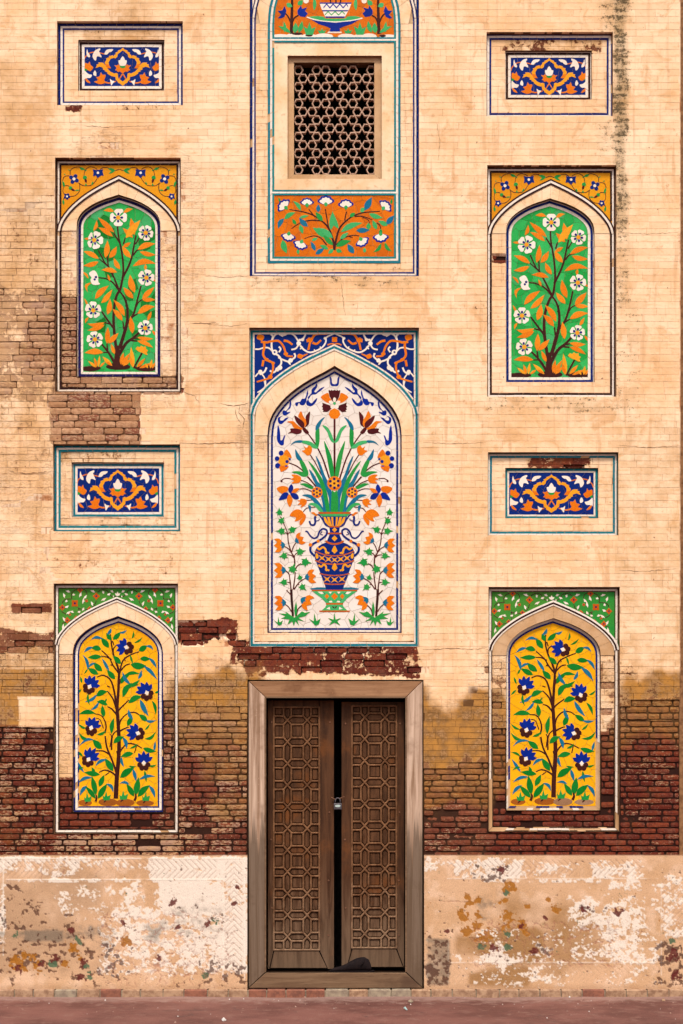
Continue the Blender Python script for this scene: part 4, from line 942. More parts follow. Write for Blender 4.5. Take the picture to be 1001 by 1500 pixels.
    composite(B, ([(510,-65),(540,0),(577,50),(577,90),(552,132),(535,90),(500,30),(475,-5)], O), [([(430,-12),(482,20),(542,70),(552,120),(525,142),(470,90),(440,40)], M), ([(622,-58),(612,50),(602,100),(560,134),(577,90),(565,10),(588,-30)], M),
        ([(338,65),(412,56),(452,90),(500,130),(532,150),(500,167),(450,162),(410,122),(390,85)], O), ([(350,208),(385,180),(378,150),(450,147),(517,168),(505,206),(450,217),(400,202)], M), ([(530,145),(556,135),(602,185),(602,206),(570,212),(535,172)], M)])
    composite(B, ([(520,420),(560,405),(545,362),(580,386),(606,352),(642,380),(642,430),(620,470),(585,477),(555,450)], O), [])
    composite(B, ([(250,490),(300,458),(350,490),(372,540),(352,590),(290,607),(235,602),(235,550)], YW), [(circle(268,448,31,8), BL), (circle(218,515,29,8), BL), (circle(226,602,33,8), BL), ([(335,403),(382,460),(394,510),(350,492),(300,457)], O),
        ([(250,610),(352,600),(340,642),(270,677),(255,650)], O), (circle(340,552,21,8), BL), (circle(372,522,14,8), BL), (circle(330,606,18,8,9), BL)])
    composite(B, ([(380,765),(422,745),(393,713),(450,710),(502,735),(512,775),(480,814),(393,817),(425,785)], O), [])
    composite(B, ([(213,880),(270,850),(342,860),(352,900),(300,942),(250,930)], O), [([(390,826),(417,870),(405,922),(375,937),(353,890)], BL), ([(395,930),(430,883),(492,880),(460,922),(415,947)], O), ([(380,940),(430,936),(472,960),(482,1007),(430,1012),(390,972)], BL),
        ([(238,1024),(270,960),(310,928),(357,940),(352,992),(300,1014)], BL), ([(365,950),(407,1010),(402,1050),(375,1108),(345,1060),(338,1010)], O)])
    composite(B, ([(466,1027),(498,1022),(510,1003),(572,1015),(580,1055),(552,1092),(505,1112),(517,1080),(470,1077),(500,1047)], O), [])
    composite(Cc, ([(335,190),(375,135),(430,120),(482,150),(484,200),(440,240),(390,252),(402,210)], O), [([(485,163),(513,190),(502,240),(455,298),(443,250),(480,210)], O)])
    f = A.dot(X, 925, 18, PG, name='flower', both=False, dt=.0012)[0]
    for q, m in [([(845,768),(858,760),(870,772),(884,758),(898,770),(920,758),(942,770),(956,758),(970,772),(982,762),(992,770),(975,850),(940,912),(900,912),(860,840)], M), ([(848,1060),(865,1010),(920,983),(976,1010),(992,1060),(960,1106),(920,1117),(875,1106)], O)]:
        A.piece('petal', q, m, parent=f, both=False)
    A.piece('petal', crom([(750,850),(800,810),(845,798),(860,850),(890,905),(850,922),(800,900)], 2), O, parent=[f, f]); A.piece('petal', [(770,916),(862,948),(884,990),(830,1032),(775,1027),(785,1010),(768,998),(778,980),(764,965),(776,945)], M, parent=[f, f])
    for k in range(5): a = -1.57+2*math.pi*k/5; A.piece('petal', circle(X+44*math.cos(a), 925+44*math.sin(a), 30, 9, 20, a), 'white', parent=f, both=False)
    # vase
    vx = 827.3
    mir = lambda h: h+[(2*vx-a, b) for a, b in h[::-1] if abs(a-vx) > .5]
    v = Cc.piece('vase', mir([(vx,485),(735,485),(690,500),(632,540),(607,590),(612,660),(642,740),(682,850),(720,950),(735,1000)]), 'blue', both=False)[0]; vv = [v, v]
    Cc.piece('vase_neck', mir([(vx,314),(770,314),(776,375),(768,410),(738,482),(720,497)]), 'blue', parent=v, both=False)
    Cc.piece('vase_cup', mir([(vx,196),(690,196),(702,250),(728,292),(772,318)]), 'blue', parent=v, both=False)
    Cc.piece('vase_rim', mir([(vx,168),(655,168),(690,198)]), PG, parent=v, both=False); Cc.piece('vase_rim', rectpoly(650, 150, 2*vx-650, 171), 'petal_rust', parent=v, both=False)
    for q in [[(706,205),(728,205),(758,262),(782,306),(762,302),(722,262)],[(745,205),(772,205),(788,262),(802,308),(785,308),(760,262)],[(790,205),(812,205),(814,262),(818,308),(806,308),(796,262)]]: Cc.piece('stripe', q, YW, parent=vv)
    Cc.piece('stripe', rectpoly(772, 304, 2*vx-772, 318), 'petal_rust', parent=v, both=False)
    for cy, r in [(345, 27), (440, 32)]: Cc.piece('lozenge', [(vx,cy-r),(vx+r,cy),(vx,cy+r),(vx-r,cy)], YW, parent=v, both=False)
    Cc.piece('stripe', rectpoly(750, 376, 2*vx-750, 394), 'petal_rust', parent=v, both=False)
    for h, w in [([(728,466),(760,488),(vx,502)],20),([(612,578),(700,614),(vx,632)],13),([(612,682),(700,712),(vx,724)],13),([(662,826),(740,842),(vx,848)],13),([(712,934),(760,942),(vx,944)],14)]:
        Cc.piece('stripe', stroke(h+[(2*vx-a, b) for a, b in h[-2::-1]], w, w), 'petal_rust', parent=v, both=False)
    def cross(cx, cy, s, mid=False):
        pts = [(cx-s,cy-s*.85),(cx,cy-s*.28),(cx+s,cy-s*.85),(cx+s*.3,cy),(cx+s,cy+s*.85),(cx,cy+s*.28),(cx-s,cy+s*.85),(cx-s*.3,cy)]
        Cc.piece('cross', pts, YW, parent=(v if mid else vv), both=(False if mid else None))
    cross(690, 656, 42); cross(760, 668, 42); cross(vx, 676, 38, True); cross(745, 888, 42); cross(vx, 894, 42, True)
    Cc.piece('scroll', crom([(622,600),(645,615),(650,650),(630,664),(618,640)], 2), YW, parent=vv)
    for dy, kx in [(0, 0), (190, 18)]:
        Cc.piece('scroll', stroke([(636+kx*.8,540+dy),(662+kx,560+dy),(700+kx*.6,536+dy),(728+kx*.3,560+dy),(735+kx*.2,592+dy),(770,602+dy*1.0)], 21, 19), YW, parent=vv)
        Cc.piece('scroll', crom([(735,570+dy),(750,592+dy),(742,612+dy),(722,598+dy)], 2), YW, parent=vv)
        Cc.piece('scroll', crom([(vx,518+dy),(vx+22,552+dy),(vx+30,580+dy),(vx+14,592+dy),(vx,608+dy),(vx-14,592+dy),(vx-30,580+dy),(vx-22,552+dy)], 2), YW, parent=v, both=False)
    Cc.piece('handle', stroke([(506,362),(528,366),(560,410),(600,438),(640,420),(662,365),(700,334),(742,352),(738,398),(700,436),(640,474),(590,502),(562,540),(568,590),(612,636)], 16, 26), 'blue', parent=vv)
    Cc.piece('handle', stroke([(688,366),(672,392),(700,402)], 12, 8), 'blue', parent=vv)
    for x, y_, r in [(563, 510, 21), (647, 470, 18)]: Cc.piece('bead', circle(x, y_, r, 8), O, parent=vv)
    Cc.piece('handle', stroke([(628,176),(662,186),(700,240),(726,290),(772,312)], 14, 14), 'blue', parent=vv)
    Cc.piece('handle', stroke([(550,248),(566,286),(600,292),(616,262),(612,214),(622,200)], 18, 26), 'blue', parent=vv); Cc.piece('handle', stroke([(622,250),(655,240),(658,222)], 12, 8), 'blue', parent=vv)
    Cc.piece('handle', crom([(568,158),(600,150),(625,172),(642,182),(622,196),(600,178)], 2), O, parent=vv)
    Cc.piece('dish', mir([(vx,990),(722,978),(640,976),(555,990),(575,1004),(vx,1004)]), TL, both=False)
    dsh = Cc.piece('dish', mir([(vx,1018),(580,1018),(690,1100),(736,1152)]), PG, both=False)[0]
    Cc.piece('vase_foot', mir([(vx,930+20),(725,950),(735,1004)]), 'blue', parent=v, both=False)
    Cc.piece('dish_rim', rectpoly(578, 1004, 2*vx-578, 1020), 'petal_rust', parent=dsh, both=False)
    Cc.piece('dish_foot', mir([(vx,1166),(742,1166),(722,1200),(682,1234)]), PG, parent=dsh, both=False)
    Cc.piece('dish_rim', rectpoly(733, 1150, 2*vx-733, 1168), 'petal_rust', parent=dsh, both=False); Cc.piece('dish_rim', rectpoly(660, 1232, 2*vx-660, 1248), 'petal_rust', parent=dsh, both=False)
    dd = [dsh, dsh]
    Cc.piece('lozenge', [(742,1046),(768,1076),(742,1106),(718,1076)], O, parent=dd); Cc.piece('lozenge', [(vx,1038),(vx+38,1078),(vx,1116),(vx-38,1078)], O, parent=dsh, both=False)
    for q in [[(640,1026),(690,1026),(712,1048),(680,1052)], [(760,1026),(800,1026),(782,1050)], [(765,1130),(795,1124),(805,1142),(770,1144)], [(735,1214),(775,1190),(780,1222)]]: Cc.piece('fleck', q, 'white', parent=dd)
    for q in [[(695,1032),(722,1044),(716,1052)], [(742,1104),(770,1120),(760,1124)], [(796,1180),(820,1190),(vx,1212),(812,1206)]]: Cc.piece('fleck', q, 'stem_brown', parent=dd)
    # flowering shrubs either side
    for pts, a, b in [([(370,1297),(364,1200),(356,1100),(352,1000)],24,28),([(350,1010),(342,930),(330,840)],15,10),([(374,1000),(390,880),(396,810)],14,11),([(390,745),(385,650),(352,590),(320,480),(310,380),(275,290),(230,200)],16,8),
        ([(352,590),(320,552),(268,522)],13,9),([(358,585),(376,530),(402,488)],12,9),([(382,650),(350,625),(308,618)],12,8),([(386,645),(395,615),(418,600)],11,8),([(312,400),(298,382),(280,375)],10,7),([(316,395),(325,378),(340,368)],10,7),
        ([(400,772),(420,740),(458,714)],12,9),([(330,835),(300,800),(270,795)],13,9),([(348,935),(330,925),(308,920)],11,8),([(384,998),(440,920),(512,875)],13,9),([(418,950),(440,944)],8,7),([(350,1060),(325,1035),(300,1008)],14,8),([(354,1245),(320,1190),(278,1160)],12,9),([(408,1297),(425,1220),(478,1166)],14,11),([(240,205),(250,240)],8,8)]:
        Cc.stem(pts, a, b, 'dark_brown' if a > 20 else 'maroon')
    for cx, cy, ang, s in [(222,150,95,46),(246,244,55,46),(240,360,178,52),(368,342,25,50),(454,586,12,54),(268,632,190,50),(512,702,-8,60),(368,772,70,58),(268,922,185,50),(446,868,105,38),(478,978,-40,48)]:
        Cc.piece('leaf', lobed(cx, cy, ang, s), G)
    def lily(cx, cy, ang, s):
        a = -math.radians(ang); c, sn = math.cos(a), math.sin(a); tr = lambda pts: [(cx+s*(c*u-sn*v), cy+s*(sn*u+c*v)) for u, v in pts]
        f = Cc.piece('flower', crom(tr([(-.7,0),(-.35,-.5),(.05,-.95),(.75,-.9),(.35,-.42),(.85,0),(.35,.42),(.75,.9),(.05,.95),(-.35,.5)]), 2), O)
        Cc.piece('calyx', crom(tr([(-.75,0),(-.5,-.38),(-.2,-.48),(-.22,-.15),(0,0),(-.22,.15),(-.2,.48),(-.5,.38)]), 2), 'leaf_teal', parent=f)
    for cx, cy, ang, s in [(226,515,183,78),(438,452,28,68),(232,790,182,84),(558,860,8,78),(235,1148,184,82),(512,1132,-28,86)]: lily(cx, cy, ang, s)
    Cc.piece('tuft', [(380,1402),(362,1350),(310,1386),(332,1330),(240,1318),(290,1296),(215,1262),(300,1268),(288,1242),(350,1286),(385,1310),(412,1290),(470,1240),(500,1256),(560,1246),(500,1296),(430,1312),(495,1350),(418,1336),(438,1398),(398,1350)], G)
    Cc.leaf(398, 1300, 405, 1130, 34, G, name='leaf')
    for x, s in [(215, .8), (615, 1.1)]: Cc.piece('tuft', [(x+60*a*s, 1398-60*b*s) for a, b in [(0,0),(-.7,.8),(-1.0,1.15),(-.25,.7),(-.15,2.1),(.2,.75),(.9,1.2),(.6,.2)]], G)
    Cc.piece('tuft', [(vx+60*a, 1395-60*b) for a, b in [(-1.05,0),(-.5,.75),(-1.15,1.35),(-.2,1.05),(0,2.3),(.2,1.05),(1.15,1.35),(.5,.75),(1.05,0),(0,.5)]], G, both=False)
# ------------------------------------------------------------------ tiled niches
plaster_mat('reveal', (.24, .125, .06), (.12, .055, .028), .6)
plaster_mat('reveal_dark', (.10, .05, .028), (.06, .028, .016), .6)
def band_bricks(parent, region, openings, y, seed):
    r0 = random.Random(seed); 
    items = []
    for r in courses(*region, openings, phase=0, bw=30):
        q = brick_mesh(r, y-.003, r0)
        if q: link_mesh('brick', q[0], q[1], ['brickwork'], parent, attrs={'zone': q[2], 'tone': q[3]})
def brick_bed(parent, r, hole, d):
    zone_grid(ticks(r[0], r[2], 6, [hole[0], hole[2]]), ticks(r[1], r[3], 6, [hole[1], hole[3]]), [hole], lambda x, y, zn: d+mdepth(x, y, zn)-.0022, parent, 'mortar_bed')
def voussoirs(parent, oa, ia, y, mat, seed):
    """cut wedges of the arch ring between the two arch lines"""
    rr = random.Random(seed); n = len(oa)-1
    for i in range(0, n, 2):
        a, b = i, min(i+2, n); pts = [oa[k] for k in range(a, b+1)]+[ia[k] for k in range(b, a-1, -1)]
        q = offset_poly(pts, .16); mb = MB(); mb.prism(q, y, .004+.0008*rr.random(), 0)
        mb.build('arch_block', [mat, 'grout'], parent)
def strips_in(poly, y, specs, parent, rs, gone=None, skip=None, seg=12):
    o = 0.0; tw = sum(q[0] for q in specs)
    line_tiles(poly, o-.2, tw, y, .0022, 'stained_plaster', 'border_bed', parent, seg=60, rs=random.Random(1), skip_edge=skip)
    for w, m in specs:
        if m: line_tiles(poly, o+.12, o+w-.12, y, .005, m, 'border_strip', parent, rs=rs, gone=gone, skip_edge=skip, seg=seg)
        o += w
    return o
def arched_panel(key, label, group, outer_specs, oa, arch_specs, ia, ibot, inner_specs, span_mat, span_fn, fields, motif, prof_i='inner', d1=.048, d2=.084, vmat='plaster', gone=None, ogone=None, step=15, seed=1):
    O = OPEN[key]; cx = (O[0]+O[2])/2
    th = thing('tile_panel', label, 'tile panel', P(cx, O[3], 0), group)
    rs = random.Random(seed)
    R0 = rectpoly(*O); R1 = at_depth(R0, 0, d1)
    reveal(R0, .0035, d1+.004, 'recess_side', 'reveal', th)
    w = strips_in(R1, d1, outer_specs, th, rs, ogone)
    Ri = offset_poly(R1, w); x0, y0 = min(a for a, b in Ri), min(b for a, b in Ri); x1, y1 = max(a for a, b in Ri), max(b for a, b in Ri)
    (xl, xr, ys, ya) = oa; aw = sum(q[0] for q in arch_specs); OA = arch(x0-aw, x1+aw, ys, ya, 'outer'); (il, ir, iys, iya) = ia; IA = arch(il, ir, iys, iya, prof_i)
    inner = [(il, ibot)]+IA+[(ir, ibot)]
    # bed behind everything on the first plane
    ysp = max(ys, iys)
    bed = [R1[0], R1[1], (R1[1][0], ysp), (ir, ysp)]+IA[::-1]+[(il, ysp), (R1[0][0], ysp)]
    ring_face(bed, None, d1+.001, 'plaster_bed', 'grout', th)
    brick_bed(th, (R1[0][0], ysp, R1[1][0], R1[2][1]), (il, ysp-1, ir, ibot), d1)
    # spandrel tiles, left and right
    top = y0; n = len(OA)//2
    L = [(x0, top)]+OA[:n+1]+[((x0+x1)/2, top)]
    mb = MB(); mb.prism(L, d1, .003, 0); sp = mb.build('spandrel', [span_mat, 'grout'], th)
    Rr = [(x0+x1-a, b) for a, b in L]
    mb = MB(); mb.prism(Rr, d1, .003, 0); mb.build('spandrel', [span_mat, 'grout'], th)
    span_fn(th, d1)
    # border following the outer arch (its own band of strips laid over the spandrel edge)
    closed = OA+[(x1, y1+60), (x0, y1+60)]
    o = 0.0; skip = lambda a, b: a[1] > ys+1 or b[1] > ys+1
    for wd, m in arch_specs:
        if m: line_tiles(closed, o+.1, o+wd-.1, d1, .0088, m, 'arch_strip', th, rs=rs, skip_edge=skip)
        o += wd
    OAi = offset_poly(closed, o)[:len(OA)]
    # reveal strip down the sides below the springing, then plaster blocks and bricks between the frames
    ysp = max(ys, iys); a = [(min(OAi[0][0], x0+aw), ysp)]+OAi[1:-1]+[(max(OAi[-1][0], x1-aw), ysp)]; b = [(il, ysp)]+IA[1:-1]+[(ir, ysp)]
    voussoirs(th, a, b, d1, vmat, seed)
    band_bricks(th, (x0, ysp, x1, y1), [(il, ysp-1, ir, ibot)], d1, seed)
    # recessed picture field
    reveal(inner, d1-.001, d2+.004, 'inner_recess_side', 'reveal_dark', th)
    back_ = at_depth(inner, d1, d2)
    w = strips_in(back_, d2, inner_specs, th, rs, gone, seg=10)
    ring_face(back_, None, d2+.002, 'tile_bed', 'grout', th)
    crazed(offset_poly(back_, w), step, d2, fields, th, rs=rs)
    motif(th, d2)
    return th


G_NICHE = 'tall arched niches with a flowering plant in mosaic'
DB, WHT, BLU, TEA, PB = 'dark_brown', 'white', 'blue', 'teal', 'purple_blue'
fp = [((437,388),(458,400)),((290,520),(315,533)),((598,476),(623,490)),((285,745),(325,757)),((595,746),(627,758)),((263,942),(312,952)),((592,1044),(620,1057)),((277,1128),(322,1123)),
      ((205,1300),(256,1302)),((660,1300),(680,1302)),((424,1290),(452,1280)),((445,820),(470,830)),((205,500),(256,520)),((660,500),(684,520)),((575,1195),(600,1195)),((436,300),(470,310)),((205,900),(256,900)),((660,900),(680,900))]
wg = shepard([((700+a/4.0545, 230+b/4.0545), (60+c/4.0545, 220+d/4.0545)) for (a, b), (c, d) in fp])
arched_panel('gl', 'green mosaic niche with orange leaves, its lower left frame worn down to brick', G_NICHE,
    [(2, DB), (2.6, WHT), (3, DB)], (86, 262, 338, 256), [(2.2, DB), (3.2, WHT), (2.4, DB)], (112.5, 235.5, 331, 285), 551.5, [(1.2, WHT), (4, PB), (3.4, WHT)],
    'tile_ochre', lambda th, y: span_yellow(th, y, 175.0), ['tile_green', 'tile_green', 'pale_green', 'tile_green', 'leaf_darkgreen'], lambda th, y: green_motif(th, y, wg), 'round', seed=21)
arched_panel('gr', 'green mosaic niche with orange leaves and clean frame, beside the black water streak', G_NICHE,
    [(2, DB), (2.6, WHT), (3, DB)], (719, 897, 342, 262), [(2.2, DB), (3.2, WHT), (2.4, DB)], (741.4, 871, 340, 290.5), 559.5, [(1.2, WHT), (3.4, BLU), (4, WHT)],
    'tile_ochre', lambda th, y: span_yellow(th, y, 805.8, .99, 240), ['tile_green', 'tile_green', 'tile_green', 'pale_green', 'tile_green', 'tile_green'], lambda th, y: green_motif(th, y, None), 'round', seed=22)
yp = [((480,428),(481,415)),((262,643),(275,637)),((580,685),(598,672)),((275,882),(283,868)),((542,900),(548,900)),((272,1044),(268,1048)),((586,1070),(580,1068)),((428,1262),(424,1268)),((190,1290),(216,1296)),((662,1290),(645,1296)),
      ((424,750),(430,770)),((190,900),(218,900)),((662,900),(645,900)),((660,500),(650,490)),((190,500),(222,500)),((390,312),(395,310)),((383,400),(400,395)),((434,560),(440,560))]
wy = shepard([((700+a/3.8455, 840+b/3.8455), (60+c/3.8455, 840+d/3.8455)) for (a, b), (c, d) in yp])
def gone_y(x, y, r): return False
def gone_yl(x, y, r): return x < 120 and y > 1035 and r.random() < .28
def gone_yro(x, y, r): return (y > 1140 and x < 740) or (y > 1195 and r.random() < .35)
def gone_yr(x, y, r): return (y > 1115 and r.random() < .42) or (x > 868 and y > 1085) or (x < 722 and y > 1130)
arched_panel('yl', 'yellow mosaic niche with blue flowers, left of the door above the whitewashed dado', G_NICHE,
    [(1.5, DB), (3.2, WHT), (1.3, DB)], (84, 258, 944, 874), [(2.4, WHT), (2.0, DB), (2.4, WHT)], (106.8, 239, 958, 902.5), 1189.5, [(2.6, BLU), (3.6, WHT), (2.2, BLU)],
    'tile_greenspan', lambda th, y: span_green(th, y, 172.5, .965, 853), ['tile_yellow'], lambda th, y: yellow_motif(th, y, wy), 'round', seed=23, gone=gone_yl, step=17)
arched_panel('yr', 'yellow mosaic niche with blue flowers and broken lower border tiles, right of the door', G_NICHE,
    [(1.5, DB), (3.2, WHT), (1.4, DB)], (719, 903, 952, 879), [(2.8, WHT), (2.6, DB), (2.0, WHT)], (742, 880, 960, 905.5), 1187, [(3.4, WHT), (2.8, BLU)],
    'tile_greenspan', lambda th, y: span_green(th, y, 808.3, 1.0, 858.5), ['tile_yellow'], lambda th, y: yellow_motif(th, y, None), 'round', seed=24, vmat='stained_plaster', gone=gone_yr, ogone=gone_yro, step=17)
arched_panel('mc', 'large white mosaic niche with a blue and yellow vase of flowers over the door', None,
    [(1.2, WHT), (3.4, TEA), (2.6, WHT)], (371, 610, 607, 504), [(2.4, WHT), (3.3, TEA), (2.6, WHT)], (392, 588.6, 638, 536), 927, [(1.8, PB), (3.0, WHT), (3.0, BLU)],
    'blue', lambda th, y: span_blue(th, y), ['tile_white'], lambda th, y: vase_motif(th, y), 'inner', seed=25, step=17)
# small blue plaques
def plaque(key, label, outer, I, inner, F, seed):
    O = OPEN[key]; d1, d2 = .042, .066
    th = thing('tile_panel', label, 'tile panel', P((O[0]+O[2])/2, O[3], 0), 'small blue plaques with an orange and white scroll')
    rs = random.Random(seed); R0 = rectpoly(*O); R1 = at_depth(R0, 0, d1)
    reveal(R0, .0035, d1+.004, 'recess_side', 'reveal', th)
    w = strips_in(R1, d1, outer, th, rs); Ri = offset_poly(R1, w); x0, x1 = Ri[0][0], Ri[1][0]; y0, y1 = Ri[0][1], Ri[2][1]
    inner_r = rectpoly(*I); brick_bed(th, (R1[0][0], R1[0][1], R1[1][0], R1[2][1]), I, d1)
    band_bricks(th, (x0, y0, x1, y1), [I], d1, seed)
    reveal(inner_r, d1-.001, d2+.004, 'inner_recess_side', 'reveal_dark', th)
    bk = at_depth(inner_r, d1, d2); w = strips_in(bk, d2, inner, th, rs, seg=11); ring_face(bk, None, d2+.002, 'tile_bed', 'grout', th)
    f = [F[:2], (F[2], F[1]), F[2:], (F[0], F[3])]
    fo = offset_poly(bk, w)
    crazed(fo, 24, d2, ['blue'], th, rs=rs)
    arabesque(th, d2, *F)
plaque('tl', 'small blue plaque with brown and white border at the upper left', [(3.4, BLU), (3.2, WHT), (2.2, BLU)], (115, 58.5, 241, 132.5), [(1.2, WHT), (3.2, DB), (4.0, WHT)], (124, 69, 236, 126), 31)
plaque('tr', 'small blue plaque with brown and white border beside the black water streak', [(1.4, BLU), (3.4, WHT), (2.8, BLU)], (740.5, 74, 867, 145.5), [(1.2, WHT), (3.2, DB), (4.0, WHT)], (749.5, 84, 860, 140), 32)
plaque('ml', 'small blue plaque with teal border under the bare brick patch', [(3.2, TEA), (2.8, WHT), (3.2, TEA)], (105.5, 677.5, 240.5, 757), [(1.2, WHT), (3.0, TEA), (3.4, WHT)], (114, 687, 231.5, 748.5), 33)
plaque('mr', 'small blue plaque with teal border and red scars in the plaster above it', [(1.2, TEA), (2.4, WHT), (3.0, TEA)], (740.5, 685.5, 876.5, 759), [(3.4, TEA), (2.6, WHT)], (747.5, 694, 868.5, 751.5), 34)

# ------------------------------------------------------------------ tall central panel with the lattice window
def upper_centre():
    O = OPEN['uc']; d1, d2 = .042, .05
    th = thing('tile_panel', 'tall central panel with orange mosaics above and below a lattice window', 'tile panel', P(490, O[3], 0))
    rs = random.Random(41); R0 = rectpoly(*O); R1 = at_depth(R0, 0, d1)
    reveal(R0, .0035, d1+.004, 'recess_side', 'reveal', th)
    w = strips_in(R1, d1, [(3.6, BLU), (2.6, WHT), (2.2, BLU)], th, rs); Ri = offset_poly(R1, w)
    x0, x1 = Ri[0][0], Ri[1][0]; y0, y1 = Ri[0][1], Ri[2][1]
    OA = arch(x0-6.4, x1+6.4, 26, -135, 'outer'); IA = arch(392.5, 587, 34, -100, 'inner'); inner = [(392.5, 385.5)]+IA+[(587, 385.5)]
    ring_face(R1, inner, d1+.001, 'plaster_bed', 'grout', th)
    n = len(OA)//2; L = [(x0, y0)]+OA[:n+1]+[((x0+x1)/2, y0)]
    for q in (L, [(x0+x1-a, b) for a, b in L]): mb = MB(); mb.prism(q, d1, .003, 0); mb.build('spandrel', ['tile_ochre', 'grout'], th)
    closed = OA+[(x1, y1+60), (x0, y1+60)]; o = 0
    for wd, m in [(1.6, PB), (3.0, WHT), (1.8, PB)]:
        line_tiles(closed, o+.1, o+wd-.1, d1, .0088, m, 'arch_strip', th, rs=rs, skip_edge=lambda a, b: a[1] > 28 or b[1] > 28); o += wd
    OAi = offset_poly(closed, o)[:len(OA)]
    voussoirs(th, [(x0+o, 35)]+OAi[1:-1]+[(x1-o, 35)], [(392.5, 35)]+IA[1:-1]+[(587, 35)], d1, 'plaster', 42)
    band_bricks(th, (x0, 35, x1, y1), [(392.5, 34, 587, 385.5)], d1, 43)
    d = d1+.004
    ring_face(inner, rectpoly(421.5, 81.5, 559.5, 262), d1+.0012, 'tile_bed', 'grout', th)
    w = strips_in(inner, d1, [(3.4, TEA), (3.2, WHT), (3.0, TEA)], th, rs)
    Fi = offset_poly(inner, w); fx0, fx1 = Fi[0][0], Fi[-1][0]; fb = Fi[0][1]
    # cross bars of border strips
    for ya, yb in [(54.3, 62.2), (278, 286)]:
        h = (yb-ya)/3
        for k, m in enumerate((TEA, WHT, TEA)):
            mb = MB(); x = fx0-(5 if k == 1 else 0); xe = fx1+(5 if k == 1 else 0)
            while x < xe: mb.quadpx(rectpoly(x+.1, ya+h*k+.15, min(x+11.5, xe), ya+h*(k+1)-.1), d1, .0062+.0005*rs.random()); x += 11.7
            mb.build('border_strip', [m, m], th, kind='stuff')
    low = rectpoly(fx0, 286, fx1, fb); mid = rectpoly(fx0, 62.2, fx1, 278); win = rectpoly(421.5, 81.5, 559.5, 262)
    crazed(low, 17, d1+.001, ['tile_orange'], th, rs=rs); carnation_motif(th, d1+.001)
    upar = [p for p in Fi if p[1] < 54.0]; upper = [(fx0, 54.3)]+upar+[(fx1, 54.3)]
    crazed(upper, 17, d1+.001, ['tile_orange'], th, rs=rs); bowl_motif(th, d1+.001)
    # plaster field round the window
    for q in [rectpoly(fx0, 62.2, fx1, 81.5), rectpoly(fx0, 262, fx1, 278), rectpoly(fx0, 81.5, 421.5, 262), rectpoly(559.5, 81.5, fx1, 262)]:
        mb = MB(); mb.prism(q, d1+.001, .0025, 0); mb.build('plaster_face', ['plaster', 'grout'], th)
    # window: thing of its own
    wt = thing('lattice_window', 'pierced stone lattice window of stars and hexagons', 'window', P(490, 262, .04))
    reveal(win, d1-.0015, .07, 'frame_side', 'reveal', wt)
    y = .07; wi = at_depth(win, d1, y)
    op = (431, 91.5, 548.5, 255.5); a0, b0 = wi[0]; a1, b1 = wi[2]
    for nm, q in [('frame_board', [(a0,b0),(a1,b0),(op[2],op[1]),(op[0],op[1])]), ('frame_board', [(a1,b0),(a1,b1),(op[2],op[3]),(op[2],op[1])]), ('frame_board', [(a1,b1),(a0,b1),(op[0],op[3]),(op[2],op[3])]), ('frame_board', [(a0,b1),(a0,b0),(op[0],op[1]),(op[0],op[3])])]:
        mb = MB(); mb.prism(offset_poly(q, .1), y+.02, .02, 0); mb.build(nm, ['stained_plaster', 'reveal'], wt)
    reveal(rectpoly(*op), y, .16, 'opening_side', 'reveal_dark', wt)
    yj = .10; k0 = back(op[0], op[1], yj, y); k1 = back(op[2], op[3], yj, y)
    L_ = 24.35; dx = 19.95; rh = .2887*L_; cxs = 450.7
    fx = dx/(L_*.866)
    cents = []
    for c in range(-3, 6):
        for r in range(-1, 9):
            sx = 450.7+c*dx; sy = 102.6+r*L_+(L_/2 if c % 2 else 0)
            cents += [(sx+dx*2/3, sy, 0), (sx+dx/3, sy+L_/2, 1)]
    rs2 = random.Random(4)
    def hexa(cx, cy, rr, rot): return [(cx+rr*fx*math.cos(rot+i*math.pi/3), cy+rr*math.sin(rot+i*math.pi/3)) for i in range(6)]
    for cx, cy, o_ in cents:
        if not (k0[0]-3 < cx < k1[0]+3 and k0[1]-3 < cy < k1[1]+3): continue
        A_ = hexa(cx, cy, rh+.75, 0); B6 = hexa(cx, cy, rh-1.25, 0); B_ = []
        A2 = []
        for i in range(6): B_ += [B6[i], ((B6[i][0]+B6[(i+1) % 6][0])/2, (B6[i][1]+B6[(i+1) % 6][1])/2)]; A2 += [A_[i], ((A_[i][0]+A_[(i+1) % 6][0])/2, (A_[i][1]+A_[(i+1) % 6][1])/2)]
        cl = lambda p: (min(max(p[0], k0[0]-.2), k1[0]+.2), min(max(p[1], k0[1]-.2), k1[1]+.2))
        A2 = [cl(p) for p in A2]; B_ = [cl(p) for p in B_]
        yf = yj-.004*rs2.random()-.001
        V = [P(a, b, yf) for a, b in A2]+[P(a, b, yf) for a, b in B_]; V += [(x_, yj+.03, z_) for x_, _, z_ in V]
        F_ = []
        for i in range(12):
            j = (i+1) % 12; F_ += [(i, j, 12+j, 12+i), (i, 24+i, 24+j, j), (12+i, 12+j, 36+j, 36+i)]
        link_mesh('lattice_ring', V, F_, ['stone_jali'], wt)
upper_centre()
